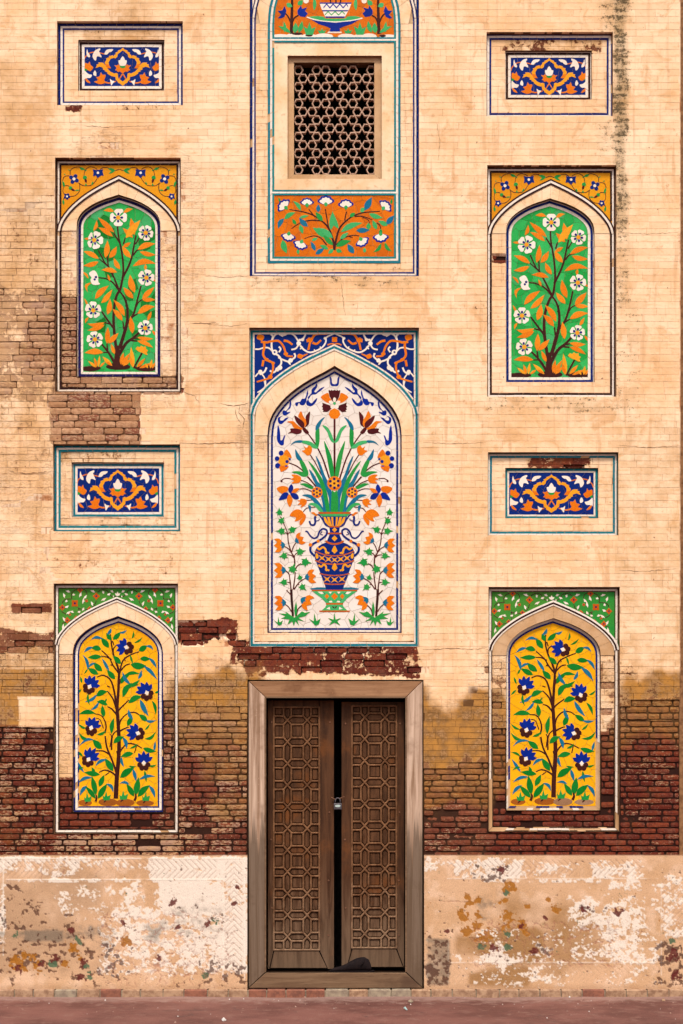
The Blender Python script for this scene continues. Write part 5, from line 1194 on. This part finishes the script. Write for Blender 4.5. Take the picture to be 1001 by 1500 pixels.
# ------------------------------------------------------------------ the door
def door():
    O = OPEN['door']; th = thing('door', 'old carved double door in a weathered timber frame, left slightly ajar', 'door', P(491, 1448, .05))
    x0, y0, x1, y1 = 364.3, 997.5, 619.3, 1447.5
    ix0, iy0, ix1, iy1 = 389.5, 1022, 594.5, 1424
    def plank(name, q, mat, y=.06, t=.055, label=None):
        mb = MB(); q = offset_poly(q, .25); n = len(q); yf = y-t
        c = offset_poly(q, .8)
        V = [P(a, b, yf) for a, b in c]+[P(a, b, yf+.004) for a, b in q]+[P(a, b, y) for a, b in q]
        F = [tuple(range(n))]+[(i, n+i, n+(i+1) % n, (i+1) % n) for i in range(n)]+[(n+i, 2*n+i, 2*n+(i+1) % n, n+(i+1) % n) for i in range(n)]
        o = link_mesh(name, V, F, [mat], th)
        if label: o['label'] = label
        return o
    plank('jamb', [(x0,y0),(ix0,iy0),(ix0,iy1),(x0,y1)], 'jamb_wood'); plank('jamb', [(x1,y0),(ix1,iy0),(ix1,iy1),(x1,y1)], 'jamb_wood')
    plank('lintel', [(x0,y0),(x1,y0),(ix1,iy0),(ix0,iy0)], 'lintel_wood'); plank('threshold', [(x0,y1),(x1,y1),(ix1,iy1+.5),(ix0,iy1+.5)], 'sill_wood', t=.075)
    # bead along the inner edge of the frame
    for a, b, c, d in [(ix0-1.6, iy0-1.2, ix0+.6, iy1), (ix1-.6, iy0-1.2, ix1+1.6, iy1), (ix0, iy0-1.8, ix1, iy0+.4)]:
        mb = MB(); mb.quadpx(rectpoly(a, b, c, d), .02, .021); mb.build('frame_bead', ['sill_wood', 'sill_wood'], th)
    yl = .105     # front of the leaves
    reveal(rectpoly(ix0, iy0, ix1, iy1), .055, .22, 'rebate_side', 'dark_wood', th)
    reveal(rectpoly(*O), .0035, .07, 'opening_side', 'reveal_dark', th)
    def leaf(lx0, lx1, cx0, cx1, n1, n2, ny, top, bot, lat_top, lat_bot, outer_right):
        # carcass board is the leaf itself
        sl = MB(); sl.prism(rectpoly(lx0, top, lx1, bot), yl+.045, .030, 0); lf = sl.build('door_leaf', ['dark_wood', 'dark_wood'], th)
        # stiles, rails (each a board)
        def board(nm, q, mt='leaf_wood', t=.0, base=yl+.0148):
            mb = MB(); mb.prism(offset_poly(q, .3), base, .015+t, .3); return mb.build(nm, [mt, 'dark_wood'], lf)
        k0, k1 = (508, 592.0) if outer_right else (394.8, 480.6)
        board('stile', [(lx0, top), (cx0, top), (cx0, lat_bot), (k0, bot), (lx0, bot)] if k0 > lx0+1 else rectpoly(lx0, top, cx0, lat_bot)); board('stile', [(cx1, top), (lx1, top), (lx1, bot), (k1, bot), (cx1, lat_bot)])
        board('rail', rectpoly(cx0, top, cx1, lat_top))
        sp = 13*(1 if True else 0)
        m = 1.0
        board('kick_panel', [(cx0+.6, lat_bot+1.6), (cx1-.6, lat_bot+1.6), (k1-1.2, bot-1.5), (k0+1.2, bot-1.5)], 'leaf_wood', t=.003)
        rows = [ny+31.72*k for k in range(11)]; e = 5.6; h = 6.2; rr = random.Random(int(lx0))
        def panel(q):
            mb = MB(); qi = offset_poly(q, 1.7); n = len(q); qj = offset_poly(q, 3.0)
            z0, z1 = yl+.0145, yl+.0015
            V = [P(a, b, z0) for a, b in qi]+[P(a, b, z1) for a, b in qj]; mb.add(V, [tuple(range(n, 2*n))]+[(i, n+i, n+(i+1) % n, (i+1) % n) for i in range(n)], 0)
            mb.build('carved_panel', ['panel_wood'], lf)
        bars = []
        prev = lat_top
        for k, yy in enumerate(rows+[None]):
            if yy is not None:
                bars += [((n1-e,yy-h),(n1+e,yy+h)), ((n1-e,yy+h),(n1+e,yy-h)), ((n2-e,yy-h),(n2+e,yy+h)), ((n2-e,yy+h),(n2+e,yy-h))]
                for s in (-h, h): bars += [((cx0,yy+s),(n1-e,yy+s)), ((n1+e,yy+s),(n2-e,yy+s)), ((n2+e,yy+s),(cx1,yy+s))]
                panel([(n1,yy),(n1+e,yy-h),(n2-e,yy-h),(n2,yy),(n2-e,yy+h),(n1+e,yy+h)]); panel([(cx0,yy-h),(n1-e,yy-h),(n1,yy),(n1-e,yy+h),(cx0,yy+h)]); panel([(n2,yy),(n2+e,yy-h),(cx1,yy-h),(cx1,yy+h),(n2+e,yy+h)])
            b_ = (yy-h) if yy is not None else lat_bot; a_ = prev
            for nx in (n1, n2): bars += [((nx-e,a_),(nx-e,b_)), ((nx+e,a_),(nx+e,b_))]
            if b_-a_ > 5:
                panel(rectpoly(n1+e, a_, n2-e, b_)); panel(rectpoly(cx0, a_, n1-e, b_)); panel(rectpoly(n2+e, a_, cx1, b_))
                for nx in (n1, n2):
                    if yy is None: panel([(nx,a_-h),(nx+e,a_),(nx+e,b_),(nx-e,b_),(nx-e,a_)])
                    elif k == 0: panel([(nx-e,a_),(nx+e,a_),(nx+e,b_),(nx,b_+h),(nx-e,b_)])
                    else: panel([(nx,a_-h),(nx+e,a_),(nx+e,b_),(nx,b_+h),(nx-e,b_),(nx-e,a_)])
            if yy is not None: prev = yy+h
        bars += [((cx0,lat_top),(cx1,lat_top)), ((cx0,lat_bot),(cx1,lat_bot)), ((cx0,lat_top),(cx0,lat_bot)), ((cx1,lat_top),(cx1,lat_bot))]
        mb = MB()
        for i, ((a, b), (c, d)) in enumerate(bars):
            L = math.hypot(c-a, d-b) or 1; ux, uy = (c-a)/L, (d-b)/L; nx_, ny_ = -uy, ux; ex_ = .5
            a -= ux*ex_; b -= uy*ex_; c += ux*ex_; d += uy*ex_; hw = 1.3; hb = 1.9; zf = yl-.0035-.00004*i-.0006*rr.random(); zb = yl+.0148
            pts = [(a, b), (c, d)]; V = []
            for (u, v) in pts:
                V += [P(u+nx_*hb, v+ny_*hb, zb), P(u+nx_*hw, v+ny_*hw, zf+.003), P(u+nx_*.5, v+ny_*.5, zf), P(u-nx_*.5, v-ny_*.5, zf), P(u-nx_*hw, v-ny_*hw, zf+.003), P(u-nx_*hb, v-ny_*hb, zb)]
            mb.add(V, [(0,1,7,6),(1,2,8,7),(2,3,9,8),(3,4,10,9),(4,5,11,10),(0,5,4,3,2,1),(6,7,8,9,10,11)], 0)
        mb.build('lattice_moulding', ['batten_wood'], lf)
        for bx, by in [(lx0+6, top+32), (lx1-6, top+32), (lx0+5, 1230), (lx1-7, 1190), (lx1-8, 1290), (lx0+6, 1330), (lx1-8, 1370)]:
            mb = MB(); mb.prism(circle(bx, by, 1.1, 8), yl-.0003, .004, .3); mb.build('nail', ['rust_iron', 'rust_iron'], lf)
    leaf(392.5, 489.6, 401.2, 468.0, 421.3, 450.2, 1055.3, 1026, 1419.5, 1036.0, 1391.5, False)
    leaf(500.4, 592.5, 515.8, 581.0, 534.5, 564.2, 1051.2, 1028, 1418, 1034.0, 1388.5, True)
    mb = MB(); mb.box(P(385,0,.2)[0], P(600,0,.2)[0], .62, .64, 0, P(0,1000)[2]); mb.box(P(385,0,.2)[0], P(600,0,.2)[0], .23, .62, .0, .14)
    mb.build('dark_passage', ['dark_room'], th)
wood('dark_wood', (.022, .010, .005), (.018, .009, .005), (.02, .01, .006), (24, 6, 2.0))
door()
# padlock hanging between the leaves
pl = thing('padlock', 'small metal padlock hanging between the two door leaves', 'padlock', P(495, 1186, .09))
V = []; F = []
prof = rectpoly(489.3, 1176.6, 500.8, 1185.8); mb = MB(); q = offset_poly(prof, .5); n = 4
V = [P(a, b, .070) for a, b in offset_poly(prof, .9)]+[P(a, b, .073) for a, b in prof]+[P(a, b, .092) for a, b in prof]+[P(a, b, .095) for a, b in offset_poly(prof, .9)]
F = [(0,1,2,3), (15,14,13,12)]+[(k*4+i, (k+1)*4+i, (k+1)*4+(i+1) % 4, k*4+(i+1) % 4) for k in range(3) for i in range(4)]
link_mesh('lock_body', V, F, ['lock_metal'], pl)
def tube(pts, r, n=8):
    V = []; F = []; m = len(pts)
    for i, p in enumerate(pts):
        a = Vector(pts[max(i-1, 0)]); b = Vector(pts[min(i+1, m-1)]); t = (b-a).normalized(); u = t.orthogonal().normalized() if i == 0 else (u-t*u.dot(t)).normalized(); v = t.cross(u)
        rr = r[i] if isinstance(r, list) else r
        for k in range(n): w_ = 2*math.pi*k/n; V.append(tuple(Vector(p)+u*rr*math.cos(w_)+v*rr*math.sin(w_)))
    for i in range(m-1):
        for k in range(n): a = i*n+k; b = i*n+(k+1) % n; F.append((a, b, b+n, a+n))
    F += [tuple(range(n))[::-1], tuple((m-1)*n+k for k in range(n))]
    return V, F
arc = [(491.4, 1177), (491.4, 1173)]+[(495-3.6*math.cos(a), 1172.5-3.6*math.sin(a)) for a in [math.pi*k/6 for k in range(7)]]+[(498.6, 1173), (498.6, 1177)]
V, F = tube([P(a, b, .083) for a, b in arc], .0045); link_mesh('shackle', V, F, ['lock_metal'], pl, smooth=True)
mb = MB(); mb.prism(crom([(491.2,1180.6),(493,1179.2),(497,1179),(499.2,1180.2),(497.4,1182),(492.4,1182.2)], 3), .0695, .001, .1); mb.build('maker_plate', ['lock_label', 'lock_metal'], pl)
# hasp links from each leaf to the lock
for a in [[(485.5, 1168), (488, 1169.5), (491, 1171), (493.5, 1170)], [(505, 1167), (501.5, 1168), (498.5, 1169.5), (496, 1169.5)]]:
    V, F = tube([P(u, v, .084) for u, v in a], .0035); link_mesh('hasp', V, F, ['rust_iron'], pl, smooth=True)
# dark shoe left on the threshold
def shoe():
    zb = P(0, 1424, -.0)[2]; y0 = .038; S_ = []
    xs = [(483.5, .006, .010), (487, .018, .030), (493, .030, .038), (500, .038, .042), (507, .052, .043), (514, .074, .042), (521, .092, .040), (528, .102, .038), (534, .104, .037), (540, .088, .036), (543, .060, .034), (544.2, .030, .030)]
    V = []; F = []; n = 14
    for px, h, w in xs:
        X = P(px, 0, y0)[0]
        for k in range(n):
            a = 2*math.pi*k/n; c, s = math.cos(a), math.sin(a)
            zz = zb+.003+(h*(.5+.5*s) if True else 0); V.append((X+(.004*mnoise.noise(Vector((px*.2, c*2, s*2)))), y0+w*c*(.85+.15*abs(s)), zz+(.0 if s > -.9 else 0)))
    m = len(xs)
    for i in range(m-1):
        for k in range(n): a = i*n+k; b = i*n+(k+1) % n; F.append((a, b, b+n, a+n))
    F += [tuple(range(n))[::-1], tuple((m-1)*n+k for k in range(n))]
    sh = thing('shoe', 'dark worn slipper left on the door threshold', 'shoe', (P(514, 0, y0)[0], y0, zb))
    link_mesh('upper', V, F, ['shoe_leather'], sh, smooth=True)
    # rolled collar round the mouth and the sole
    col = [(P(527+8*math.cos(a)*.55+4, 0, y0)[0], y0-.037*math.sin(a)*1.0, zb+.062+.040*math.cos(a*1.0)*.9) for a in [math.pi*k/8 for k in range(9)]]
    V, F = tube(col, .0045); link_mesh('collar', V, F, ['shoe_leather'], sh, smooth=True)
    so = crom([(483.5, -.4), (500, -.9), (520, -.8), (545, -.6), (549, 0), (545, .6), (520, .8), (500, .9), (483.5, .4)], 3)
    V = [(P(a, 0, y0)[0], y0+b*.045, zb+z_) for z_ in (.0005, .008) for a, b in so]; k = len(so)
    link_mesh('sole', V, [tuple(range(k))[::-1], tuple(range(k, 2*k))]+[(i, (i+1) % k, k+(i+1) % k, k+i) for i in range(k)], ['shoe_leather'], sh)
shoe()

# ------------------------------------------------------------------ painted dado: plaster with relief chevrons, flaked paint and cracks
def vnoise(X, Y, scale, seed, oct_=4, pers=.55, sy=1.0):
    out = np.zeros_like(X); amp = 1.0; tot = 0
    for o in range(oct_):
        r = np.random.RandomState(seed+o*17); g_ = r.rand(256, 256); u = X/scale*(2**o)+31.7; v = Y/scale/sy*(2**o)+11.3
        iu = np.floor(u).astype(int); iv = np.floor(v).astype(int); fu = u-iu; fv = v-iv; fu = fu*fu*(3-2*fu); fv = fv*fv*(3-2*fv)
        A = g_[iv % 256, iu % 256]; B_ = g_[iv % 256, (iu+1) % 256]; C_ = g_[(iv+1) % 256, iu % 256]; D_ = g_[(iv+1) % 256, (iu+1) % 256]
        out += amp*((A*(1-fu)+B_*fu)*(1-fv)+(C_*(1-fu)+D_*fu)*fv); tot += amp; amp *= pers
    return out/tot
def voro_edge(X, Y, size, seed):
    r = np.random.RandomState(seed); d1 = np.full(X.shape, 1e9); d2 = np.full(X.shape, 1e9)
    gx = np.floor(X/size).astype(int); gy = np.floor(Y/size).astype(int); J = r.rand(64, 64, 2)
    for a in (-1, 0, 1):
        for b in (-1, 0, 1):
            cx = (gx+a+J[(gy+b) % 64, (gx+a) % 64, 0])*size; cy = (gy+b+J[(gy+b) % 64, (gx+a) % 64, 1])*size
            d = np.hypot(X-cx, Y-cy); m = d < d1; d2 = np.where(m, d1, np.minimum(d2, d)); d1 = np.where(m, d, d1)
    return d2-d1
def sstep(a, b, x): t = np.clip((x-a)/(b-a), 0, 1); return t*t*(3-2*t)
def soft(X, Y, x0, y0, x1, y1, f):
    dx = np.maximum(np.maximum(x0-X, X-x1), 0); dy = np.maximum(np.maximum(y0-Y, Y-y1), 0); return np.clip(1-np.hypot(dx, dy)/f, 0, 1)
def dado(x0, x1, label, side):
    y0, y1 = 1252.5, 1449.0; stp = 1.0
    vx0, vx1 = max(x0, -12), min(x1, 1013)
    xs = np.concatenate([np.arange(x0, vx0, 4.0), np.arange(vx0, vx1, stp), np.arange(vx1, x1, 4.0), [x1]]) if True else None
    xs = np.unique(np.round(xs, 3)); ys = np.append(np.arange(y0, y1, stp), y1); X, Y = np.meshgrid(xs, ys)
    N = lambda sc, sd, o=4, sy=1.0: vnoise(X, Y, sc, sd, o, .55, sy)
    n1, n2, n3, n4 = N(60, 1), N(13, 2, 5, .65), N(5.5, 3, 4), N(5, 4, 3)
    def mixc(a, b, f): return a*(1-f[..., None])+b*f[..., None]
    c = np.ones(X.shape+(3,))*np.array((.62, .395, .235)); c = mixc(c, np.array((.56, .345, .19)), sstep(.4, .65, n1)); c = mixc(c, np.array((.72, .50, .34)), sstep(.5, .72, N(25, 9))*.7)
    S_ = lambda *a: soft(X, Y, *a)
    paint = np.zeros_like(X); relief = np.zeros_like(X); groove = np.zeros_like(X)
    Hh = lambda yc, p=8.5: np.abs((X+np.abs(Y-yc)*1.0) % p-p/2)
    Vv = lambda xc, p=8.5, s=1: np.abs((Y-s*np.abs(X-xc)*1.0) % p-p/2)
    line = lambda a, w: np.clip(1-np.abs(a)/w, 0, 1)
    if side == 'L':
        top = (Y > 1259) & (Y < 1287) & (X < 322); topl = S_(8, 1260, 110, 1278, 12)*.5+S_(225, 1260, 362, 1288, 10)*1.0+S_(110, 1260, 225, 1270, 8)*.45
        right = (X > 329) & (X < 356) & (Y > 1262)
        groove = np.where(top & (X < 318), line(Hh(1273), 1.1), groove); groove = np.where(right, line(Vv(343), 1.0), groove)
        for yy, xa, xb in [(1257.5, 0, 358), (1288.5, 8, 327)]: relief += line(Y-yy, 1.3)*((X > xa) & (X < xb))
        for xx, ya, yb in [(327, 1288, 1436), (358.5, 1257, 1446), (5, 1262, 1400)]: relief += line(X-xx, 1.3)*((Y > ya) & (Y < yb))
        paint = np.maximum.reduce([topl, S_(240, 1292, 325, 1338, 16)*1.0, S_(329, 1260, 360, 1420, 9)*.86, S_(170, 1340, 325, 1400, 24)*.72, S_(90, 1305, 200, 1345, 20)*.52, S_(150, 1350, 330, 1420, 24)*.62, S_(0, 1256, 150, 1262, 4)*.55,
                                   S_(0, 1262, 8, 1380, 4)*.6, S_(0, 1288, 190, 1292, 3)*.62])
        dark = np.maximum.reduce([S_(8, 1300, 26, 1360, 10)*.5, S_(20, 1325, 60, 1360, 15)*.5, S_(10, 1378, 60, 1420, 18)*.52, S_(60, 1380, 175, 1418, 25)*.50, S_(100, 1400, 180, 1440, 18)*.45, S_(240, 1440, 325, 1449, 10)*.4, S_(300, 1418, 355, 1449, 14)*.52, S_(0, 1420, 20, 1440, 10)*.5, S_(95, 1340, 112, 1375, 6)*.5, S_(310, 1340, 326, 1356, 6)*.5, S_(160, 1398, 178, 1418, 6)*.7])
        grey = np.maximum.reduce([S_(38, 1366, 90, 1376, 8)*1.1, S_(120, 1360, 165, 1388, 16)*.5, S_(222, 1358, 232, 1370, 20)*.8, S_(240, 1335, 325, 1362, 25)*.45, S_(0, 1366, 130, 1374, 6)*.7, S_(8, 1330, 60, 1400, 20)*.25])
        ochre_b = [(28, 1412, 14), (45, 1405, 10), (56, 1415, 9), (106, 1388, 7), (97, 1412, 6), (186, 1380, 8), (35, 1398, 8), (118, 1405, 5)]
        green_b = [(116, 1377, 6), (77, 1413, 7), (22, 1370, 5), (126, 1415, 4), (300, 1430, 5), (132, 1430, 5), (318, 1348, 5)]
        red_b = [(82, 1404, 8), (105, 1362, 5), (122, 1412, 7), (26, 1418, 8), (255, 1322, 7), (118, 1433, 7), (305, 1352, 6), (62, 1410, 6), (342, 1325, 5), (232, 1405, 5), (262, 1358, 5), (180, 1352, 4), (348, 1300, 3)]
        cracks = S_(160, 1350, 330, 1430, 25)
        crackline = [[(185, 1440), (190, 1425), (215, 1415), (250, 1420), (285, 1412)], [(250, 1300), (258, 1330), (290, 1345)], [(60, 1260), (62, 1290)], [(95, 1258), (92, 1282)], [(150, 1260), (140, 1285)], [(222, 1258), (228, 1284)], [(262, 1420), (264, 1395), (255, 1370)]]
    else:
        top = (Y > 1259) & (Y < 1284) & (X > 655); left = (X > 626) & (X < 656) & (Y > 1374); right = (X > 968) & (Y > 1284)
        groove = np.where(top & (X < 940), line(Hh(1271), 1.1)*sstep(.35, .5, n1+.2), groove); groove = np.where(left, line(Vv(641, s=1), 1.2)*1.0, groove); groove = np.where(right, line(Vv(1001), 1.2)*.8, groove)
        groove = np.where((Y > 1412) & (Y < 1440) & (X > 660) & (X < 980), line(Hh(1426), .9)*.55, groove)
        for yy, xa, xb in [(1287, 655, 965), (1410, 660, 975)]: relief += line(Y-yy, 1.2)*((X > xa) & (X < xb))*.8
        for xx, ya, yb in [(657, 1375, 1440), (969, 1290, 1442), (626, 1376, 1446)]: relief += line(X-xx, 1.2)*((Y > ya) & (Y < yb))*.8
        paint = np.maximum.reduce([S_(668, 1262, 770, 1284, 9)*.72, S_(770, 1264, 840, 1284, 8)*.60, S_(870, 1262, 940, 1284, 9)*.64, S_(626, 1257, 662, 1266, 6)*.55, S_(625, 1264, 640, 1276, 6)*.6, S_(895, 1290, 940, 1302, 10)*.62, S_(705, 1288, 880, 1292, 4)*.5,
                                   S_(845, 1325, 930, 1400, 28)*.62, S_(890, 1335, 925, 1350, 10)*.7, S_(958, 1296, 975, 1330, 9)*.56, S_(975, 1290, 1100, 1370, 10)*.55, S_(665, 1398, 765, 1408, 8)*.6, S_(720, 1370, 960, 1410, 26)*.42, S_(660, 1410, 960, 1440, 14)*.34, S_(700, 1362, 760, 1372, 6)*.55])
        dark = np.maximum.reduce([S_(628, 1380, 655, 1440, 8)*.75, S_(968, 1385, 1010, 1442, 12)*.62, S_(690, 1268, 745, 1290, 7)*.55, S_(625, 1360, 665, 1372, 6)*.4, S_(850, 1330, 910, 1338, 6)*.5, S_(740, 1378, 800, 1395, 18)*.36, S_(945, 1428, 1000, 1449, 8)*.4])
        grey = np.maximum.reduce([S_(628, 1378, 656, 1440, 8)*1.0, S_(720, 1285, 745, 1312, 6)*.3, S_(700, 1310, 720, 1345, 8)*.5, S_(850, 1358, 900, 1364, 8)*.4, S_(968, 1375, 1010, 1442, 10)*.4, S_(740, 1380, 800, 1400, 20)*.2])
        ochre_b = [(688, 1320, 9), (702, 1318, 7), (742, 1302, 8), (750, 1300, 7), (738, 1320, 7), (680, 1340, 9), (700, 1342, 6), (744, 1342, 10), (743, 1355, 9), (698, 1358, 8), (684, 1364, 9), (765, 1355, 8), (814, 1333, 8), (716, 1370, 9), (772, 1328, 5), (703, 1375, 7), (772, 1368, 5), (804, 1318, 4), (725, 1368, 6)]
        green_b = [(744, 1308, 5), (706, 1388, 6), (744, 1388, 6), (744, 1368, 5), (985, 1378, 6)]
        red_b = [(720, 1390, 8), (765, 1356, 5), (782, 1394, 6), (855, 1335, 8), (903, 1336, 8), (733, 1274, 6), (800, 1345, 4), (985, 1400, 9), (990, 1425, 9), (656, 1364, 4)]
        cracks = S_(700, 1360, 900, 1405, 20)
        crackline = [[(845, 1362), (880, 1360), (940, 1365)], [(735, 1240), (738, 1290)], [(640, 1320), (690, 1322)]]
        damp = S_(672, 1375, 780, 1395, 20)*.9+S_(690, 1428, 770, 1440, 16)*.9+S_(740, 1330, 860, 1400, 40)*.62+S_(820, 1370, 960, 1440, 40)*.3
        c = mixc(c, np.array((.34, .185, .075)), np.clip(sstep(.3, .95, damp+(n1-.5)), 0, 1))
    if side == 'L': c = mixc(c, np.array((.46, .29, .17)), sstep(.45, .7, S_(0, 1290, 150, 1420, 40)*.35+n1*.6))
    pf = sstep(.46, .62, paint*.93+(n1-.5)*.7+(n2-.5)*1.0+(n3-.5)*.8+(N(2.6, 8, 2)-.5)*.5); c = mixc(c, np.array((.78, .70, .60)), pf*.90)
    gr = groove*np.clip(paint*1.7+.25, 0, 1)
    c = mixc(c, np.array((.36, .22, .15)), gr*.75)
    c = mixc(c, np.array((.82, .75, .64)), np.clip(relief, 0, 1)*sstep(.35, .6, n2+paint*.3)*.8)
    gf_ = sstep(.3, 1.1, grey*1.1+(n2-.5)*1.1+(n3-.5)*.6)*(grey > 0); c = mixc(c, np.array((.15, .125, .095)), gf_*.72)
    df = sstep(.60, .67, dark*.86+(n3-.5)*1.9+(n2-.5)*.8); c = mixc(c, np.array((.085, .032, .020)), df*.82)
    def blobs(lst, col, sd):
        nonlocal c
        m = np.zeros_like(X)
        for bx, by, r in lst: m = np.maximum(m, np.clip(1-np.hypot(X-bx, (Y-by)*1.0)/(r*1.7), 0, 1))
        f = sstep(.48, .54, m*.94+(N(5, sd, 4)-.5)*1.5); c = mixc(c, np.array(col), f*.93); return f
    fo = blobs(ochre_b, (.34, .13, .012), 61); fr = blobs(red_b, (.11, .018, .016), 67); fg = blobs(green_b, (.075, .13, .07), 71)
    ce = voro_edge(X+6*(n3-.5)*2, Y+6*(n4-.5)*2, 17, 5); ck = np.clip(1-ce/1.3, 0, 1)*sstep(.2, .6, cracks)*sstep(.35, .6, n1+.2)
    for cl in crackline:
        for (a, b), (c2, d2) in zip(cl[:-1], cl[1:]):
            L = math.hypot(c2-a, d2-b); t = np.clip(((X-a)*(c2-a)+(Y-b)*(d2-b))/L**2, 0, 1); dd = np.hypot(X-a-t*(c2-a)+3*(n3-.5)*2, Y-b-t*(d2-b)+3*(n4-.5)*2); ck = np.maximum(ck, np.clip(1-dd/1.0, 0, 1))
    c = mixc(c, np.array((.30, .12, .085)), ck*.7)
    base = sstep(1438, 1450, Y+6*(n2-.5)); c = mixc(c, np.array((.33, .20, .12)), base*.5)
    Dp = -.022 + .0022*np.clip(gr, 0, 1)+.0030*ck+.0015*(1-pf)+.0022*df+.0010*(n2-.5)*2-.0016*np.clip(relief, 0, 1)+.0015*np.maximum.reduce([fo, fr, fg])+.004*(n1-.5)
    Yd = Dp; X3 = (X-500.5)*PX*(D+Yd)/D; Z3 = HC+((1458-Y)*PX-HC)*(D+Yd)/D
    h, w_ = X.shape; V = np.stack([X3, Yd, Z3], -1).reshape(-1, 3)
    idx = np.arange(h*w_).reshape(h, w_); F = np.stack([idx[:-1, :-1], idx[:-1, 1:], idx[1:, 1:], idx[1:, :-1]], -1).reshape(-1, 4)
    col = np.concatenate([np.clip(c, 0.01, .9), np.ones(X.shape+(1,))], -1).reshape(-1, 4)
    # returns: chamfered top edge and the ends
    me = bpy.data.meshes.new('plaster_dado'); nv = len(V)
    ringi = np.concatenate([idx[0, :], idx[1:, -1], idx[-1, -2::-1], idx[-2:0:-1, 0]]); k = len(ringi); Vb = V[ringi].copy(); Vb[:, 1] = .03
    F2 = np.stack([ringi, np.roll(ringi, -1), nv+np.roll(np.arange(k), -1), nv+np.arange(k)], -1)
    V = np.concatenate([V, Vb]); col = np.concatenate([col, col[ringi]]); F = np.concatenate([F, F2])
    me.vertices.add(len(V)); me.vertices.foreach_set('co', V.astype(np.float32).ravel()); me.loops.add(F.size); me.loops.foreach_set('vertex_index', F.astype(np.int32).ravel())
    me.polygons.add(len(F)); me.polygons.foreach_set('loop_start', np.arange(0, F.size, 4, dtype=np.int32)); me.polygons.foreach_set('loop_total', np.full(len(F), 4, dtype=np.int32))
    me.materials.append(MATS['dado_plaster']); me.update(calc_edges=True)
    a = me.color_attributes.new('Col', 'FLOAT_COLOR', 'POINT'); a.data.foreach_set('color', col.astype(np.float32).ravel())
    o = bpy.data.objects.new('plaster_dado', me); C.objects.link(o); o['label'] = label; o['category'] = 'painted plaster'
    o['group'] = 'plastered dado on either side of the door'
dado(WX0, 362.5, 'whitewashed plaster dado with chevron border, left of the door', 'L')
dado(621.5, WX1, 'plaster dado with ochre flakes and white chevrons, right of the door', 'R')
# ------------------------------------------------------------------ course of bricks along the foot of the wall
kerb = thing('brick_kerb', 'low course of worn bricks along the foot of the wall', 'kerb', (0, -.04, 0)); kr = random.Random(9)
plain('kerb_red', (.26, .10, .06), c2=(.15, .06, .04), sc=28, bump=.6); plain('kerb_tan', (.40, .255, .155), c2=(.22, .12, .07), sc=25, bump=.6); plain('kerb_grey', (.32, .26, .18), c2=(.20, .15, .11), sc=22, bump=.6)
x = WX0
while x < WX1:
    w_ = 27+8*kr.random(); cxx = x+w_/2
    red = 368 < cxx < 553; grey = 553 < cxx < 612
    mt = 'kerb_red' if (red and kr.random() < .8) else 'kerb_grey' if (grey or kr.random() < .12) else ('kerb_tan' if kr.random() < .72 else 'kerb_red')
    if 195 < cxx < 250 or 645 < cxx < 690: mt = 'kerb_tan'
    xa, xb = P(x+.5, 0, -.05)[0], P(x+w_-.5, 0, -.05)[0]; yf = -.052-.008*kr.random(); zt = .047+.004*kr.random(); hb = .004
    V = []
    for zz, ins in ((-.01, 0), (zt-.008, 0), (zt, .006)):
        V += [(xa+ins*.6+hb*kr.random(), yf+ins+.003*kr.random(), zz), (xb-ins*.6-hb*kr.random(), yf+ins+.003*kr.random(), zz), (xb-ins*.6, .02, zz), (xa+ins*.6, .02, zz)]
    link_mesh('brick', V, [(8,9,10,11)]+[(k*4+i, k*4+(i+1) % 4, k*4+4+(i+1) % 4, k*4+4+i) for k in (0, 1) for i in range(4)], [mt], kerb)
    x += w_
mb = MB(); mb.box(P(WX0,0)[0], P(WX1,0)[0], -.044, .03, -.01, .040); mb.build('mortar_bed', ['dark_room' if False else 'kerb_grey'], kerb)
# ------------------------------------------------------------------ litter and grit on the paving
gr = random.Random(15)
mb = MB()
for i in range(240):
    xx = gr.uniform(-3.2, 3.2); yy = -.07-abs(gr.gauss(0, .45)) if gr.random() < .8 else -gr.uniform(.1, 2.5); r = .002+.005*gr.random()**3; zz = .001
    v = [(xx+r*math.cos(a+gr.random())*1.2, yy+r*math.sin(a)*1.2, zz-.004) for a in (0, 1.57, 3.14, 4.71)]+[(xx, yy, zz+r*.8)]
    mb.add(v, [(0,1,4), (1,2,4), (2,3,4), (3,0,4)], 1 if i % 7 == 0 else 0)
o = mb.build('grit', ['pebble', 'litter_white']); o['kind'] = 'stuff'; o['label'] = 'grit and small crumbs scattered on the red paving'
def scrap(px, py, L, w_, ang, mat, name, label, cat):
    # ground position seen at that pixel
    k = ((py-1458)*PX)/HC; d_ = D*k/(1+k); xg = (px-500.5)*PX*(D-d_)/D; c, s = math.cos(ang), math.sin(ang); V = []
    for u, v, z_ in [(-L, -w_, .004), (L, -w_*.8, .006), (L*.9, w_, .012), (-L*.8, w_, .010), (0, 0, .022)]: V.append((xg+c*u-s*v, -d_+s*u+c*v, z_))
    V2 = [(a, b, c_-.006) for a, b, c_ in V]
    o = link_mesh(name, V+V2, [(0,1,4), (1,2,4), (2,3,4), (3,0,4), (5,9,6), (6,9,7), (7,9,8), (8,9,5), (0,5,6,1), (1,6,7,2), (2,7,8,3), (3,8,5,0)], [mat]); o['label'] = label; o['category'] = cat
scrap(594, 1479, .020, .007, 1.9, 'litter_teal', 'litter_scrap', 'pale teal scrap on the paving in front of the right door jamb', 'litter')
scrap(328, 1495, .014, .010, .6, 'litter_white', 'litter_scrap', 'white paper scrap at the bottom edge left of the door', 'litter')
scrap(972, 1466, .012, .008, .2, 'kerb_tan', 'stone_chip', 'tan stone chip on the paving at the far right', 'stone')
scrap(602, 1468, .020, .014, 1.0, 'kerb_grey', 'stone_chip', 'grey mortar lump by the foot of the right door jamb', 'stone')
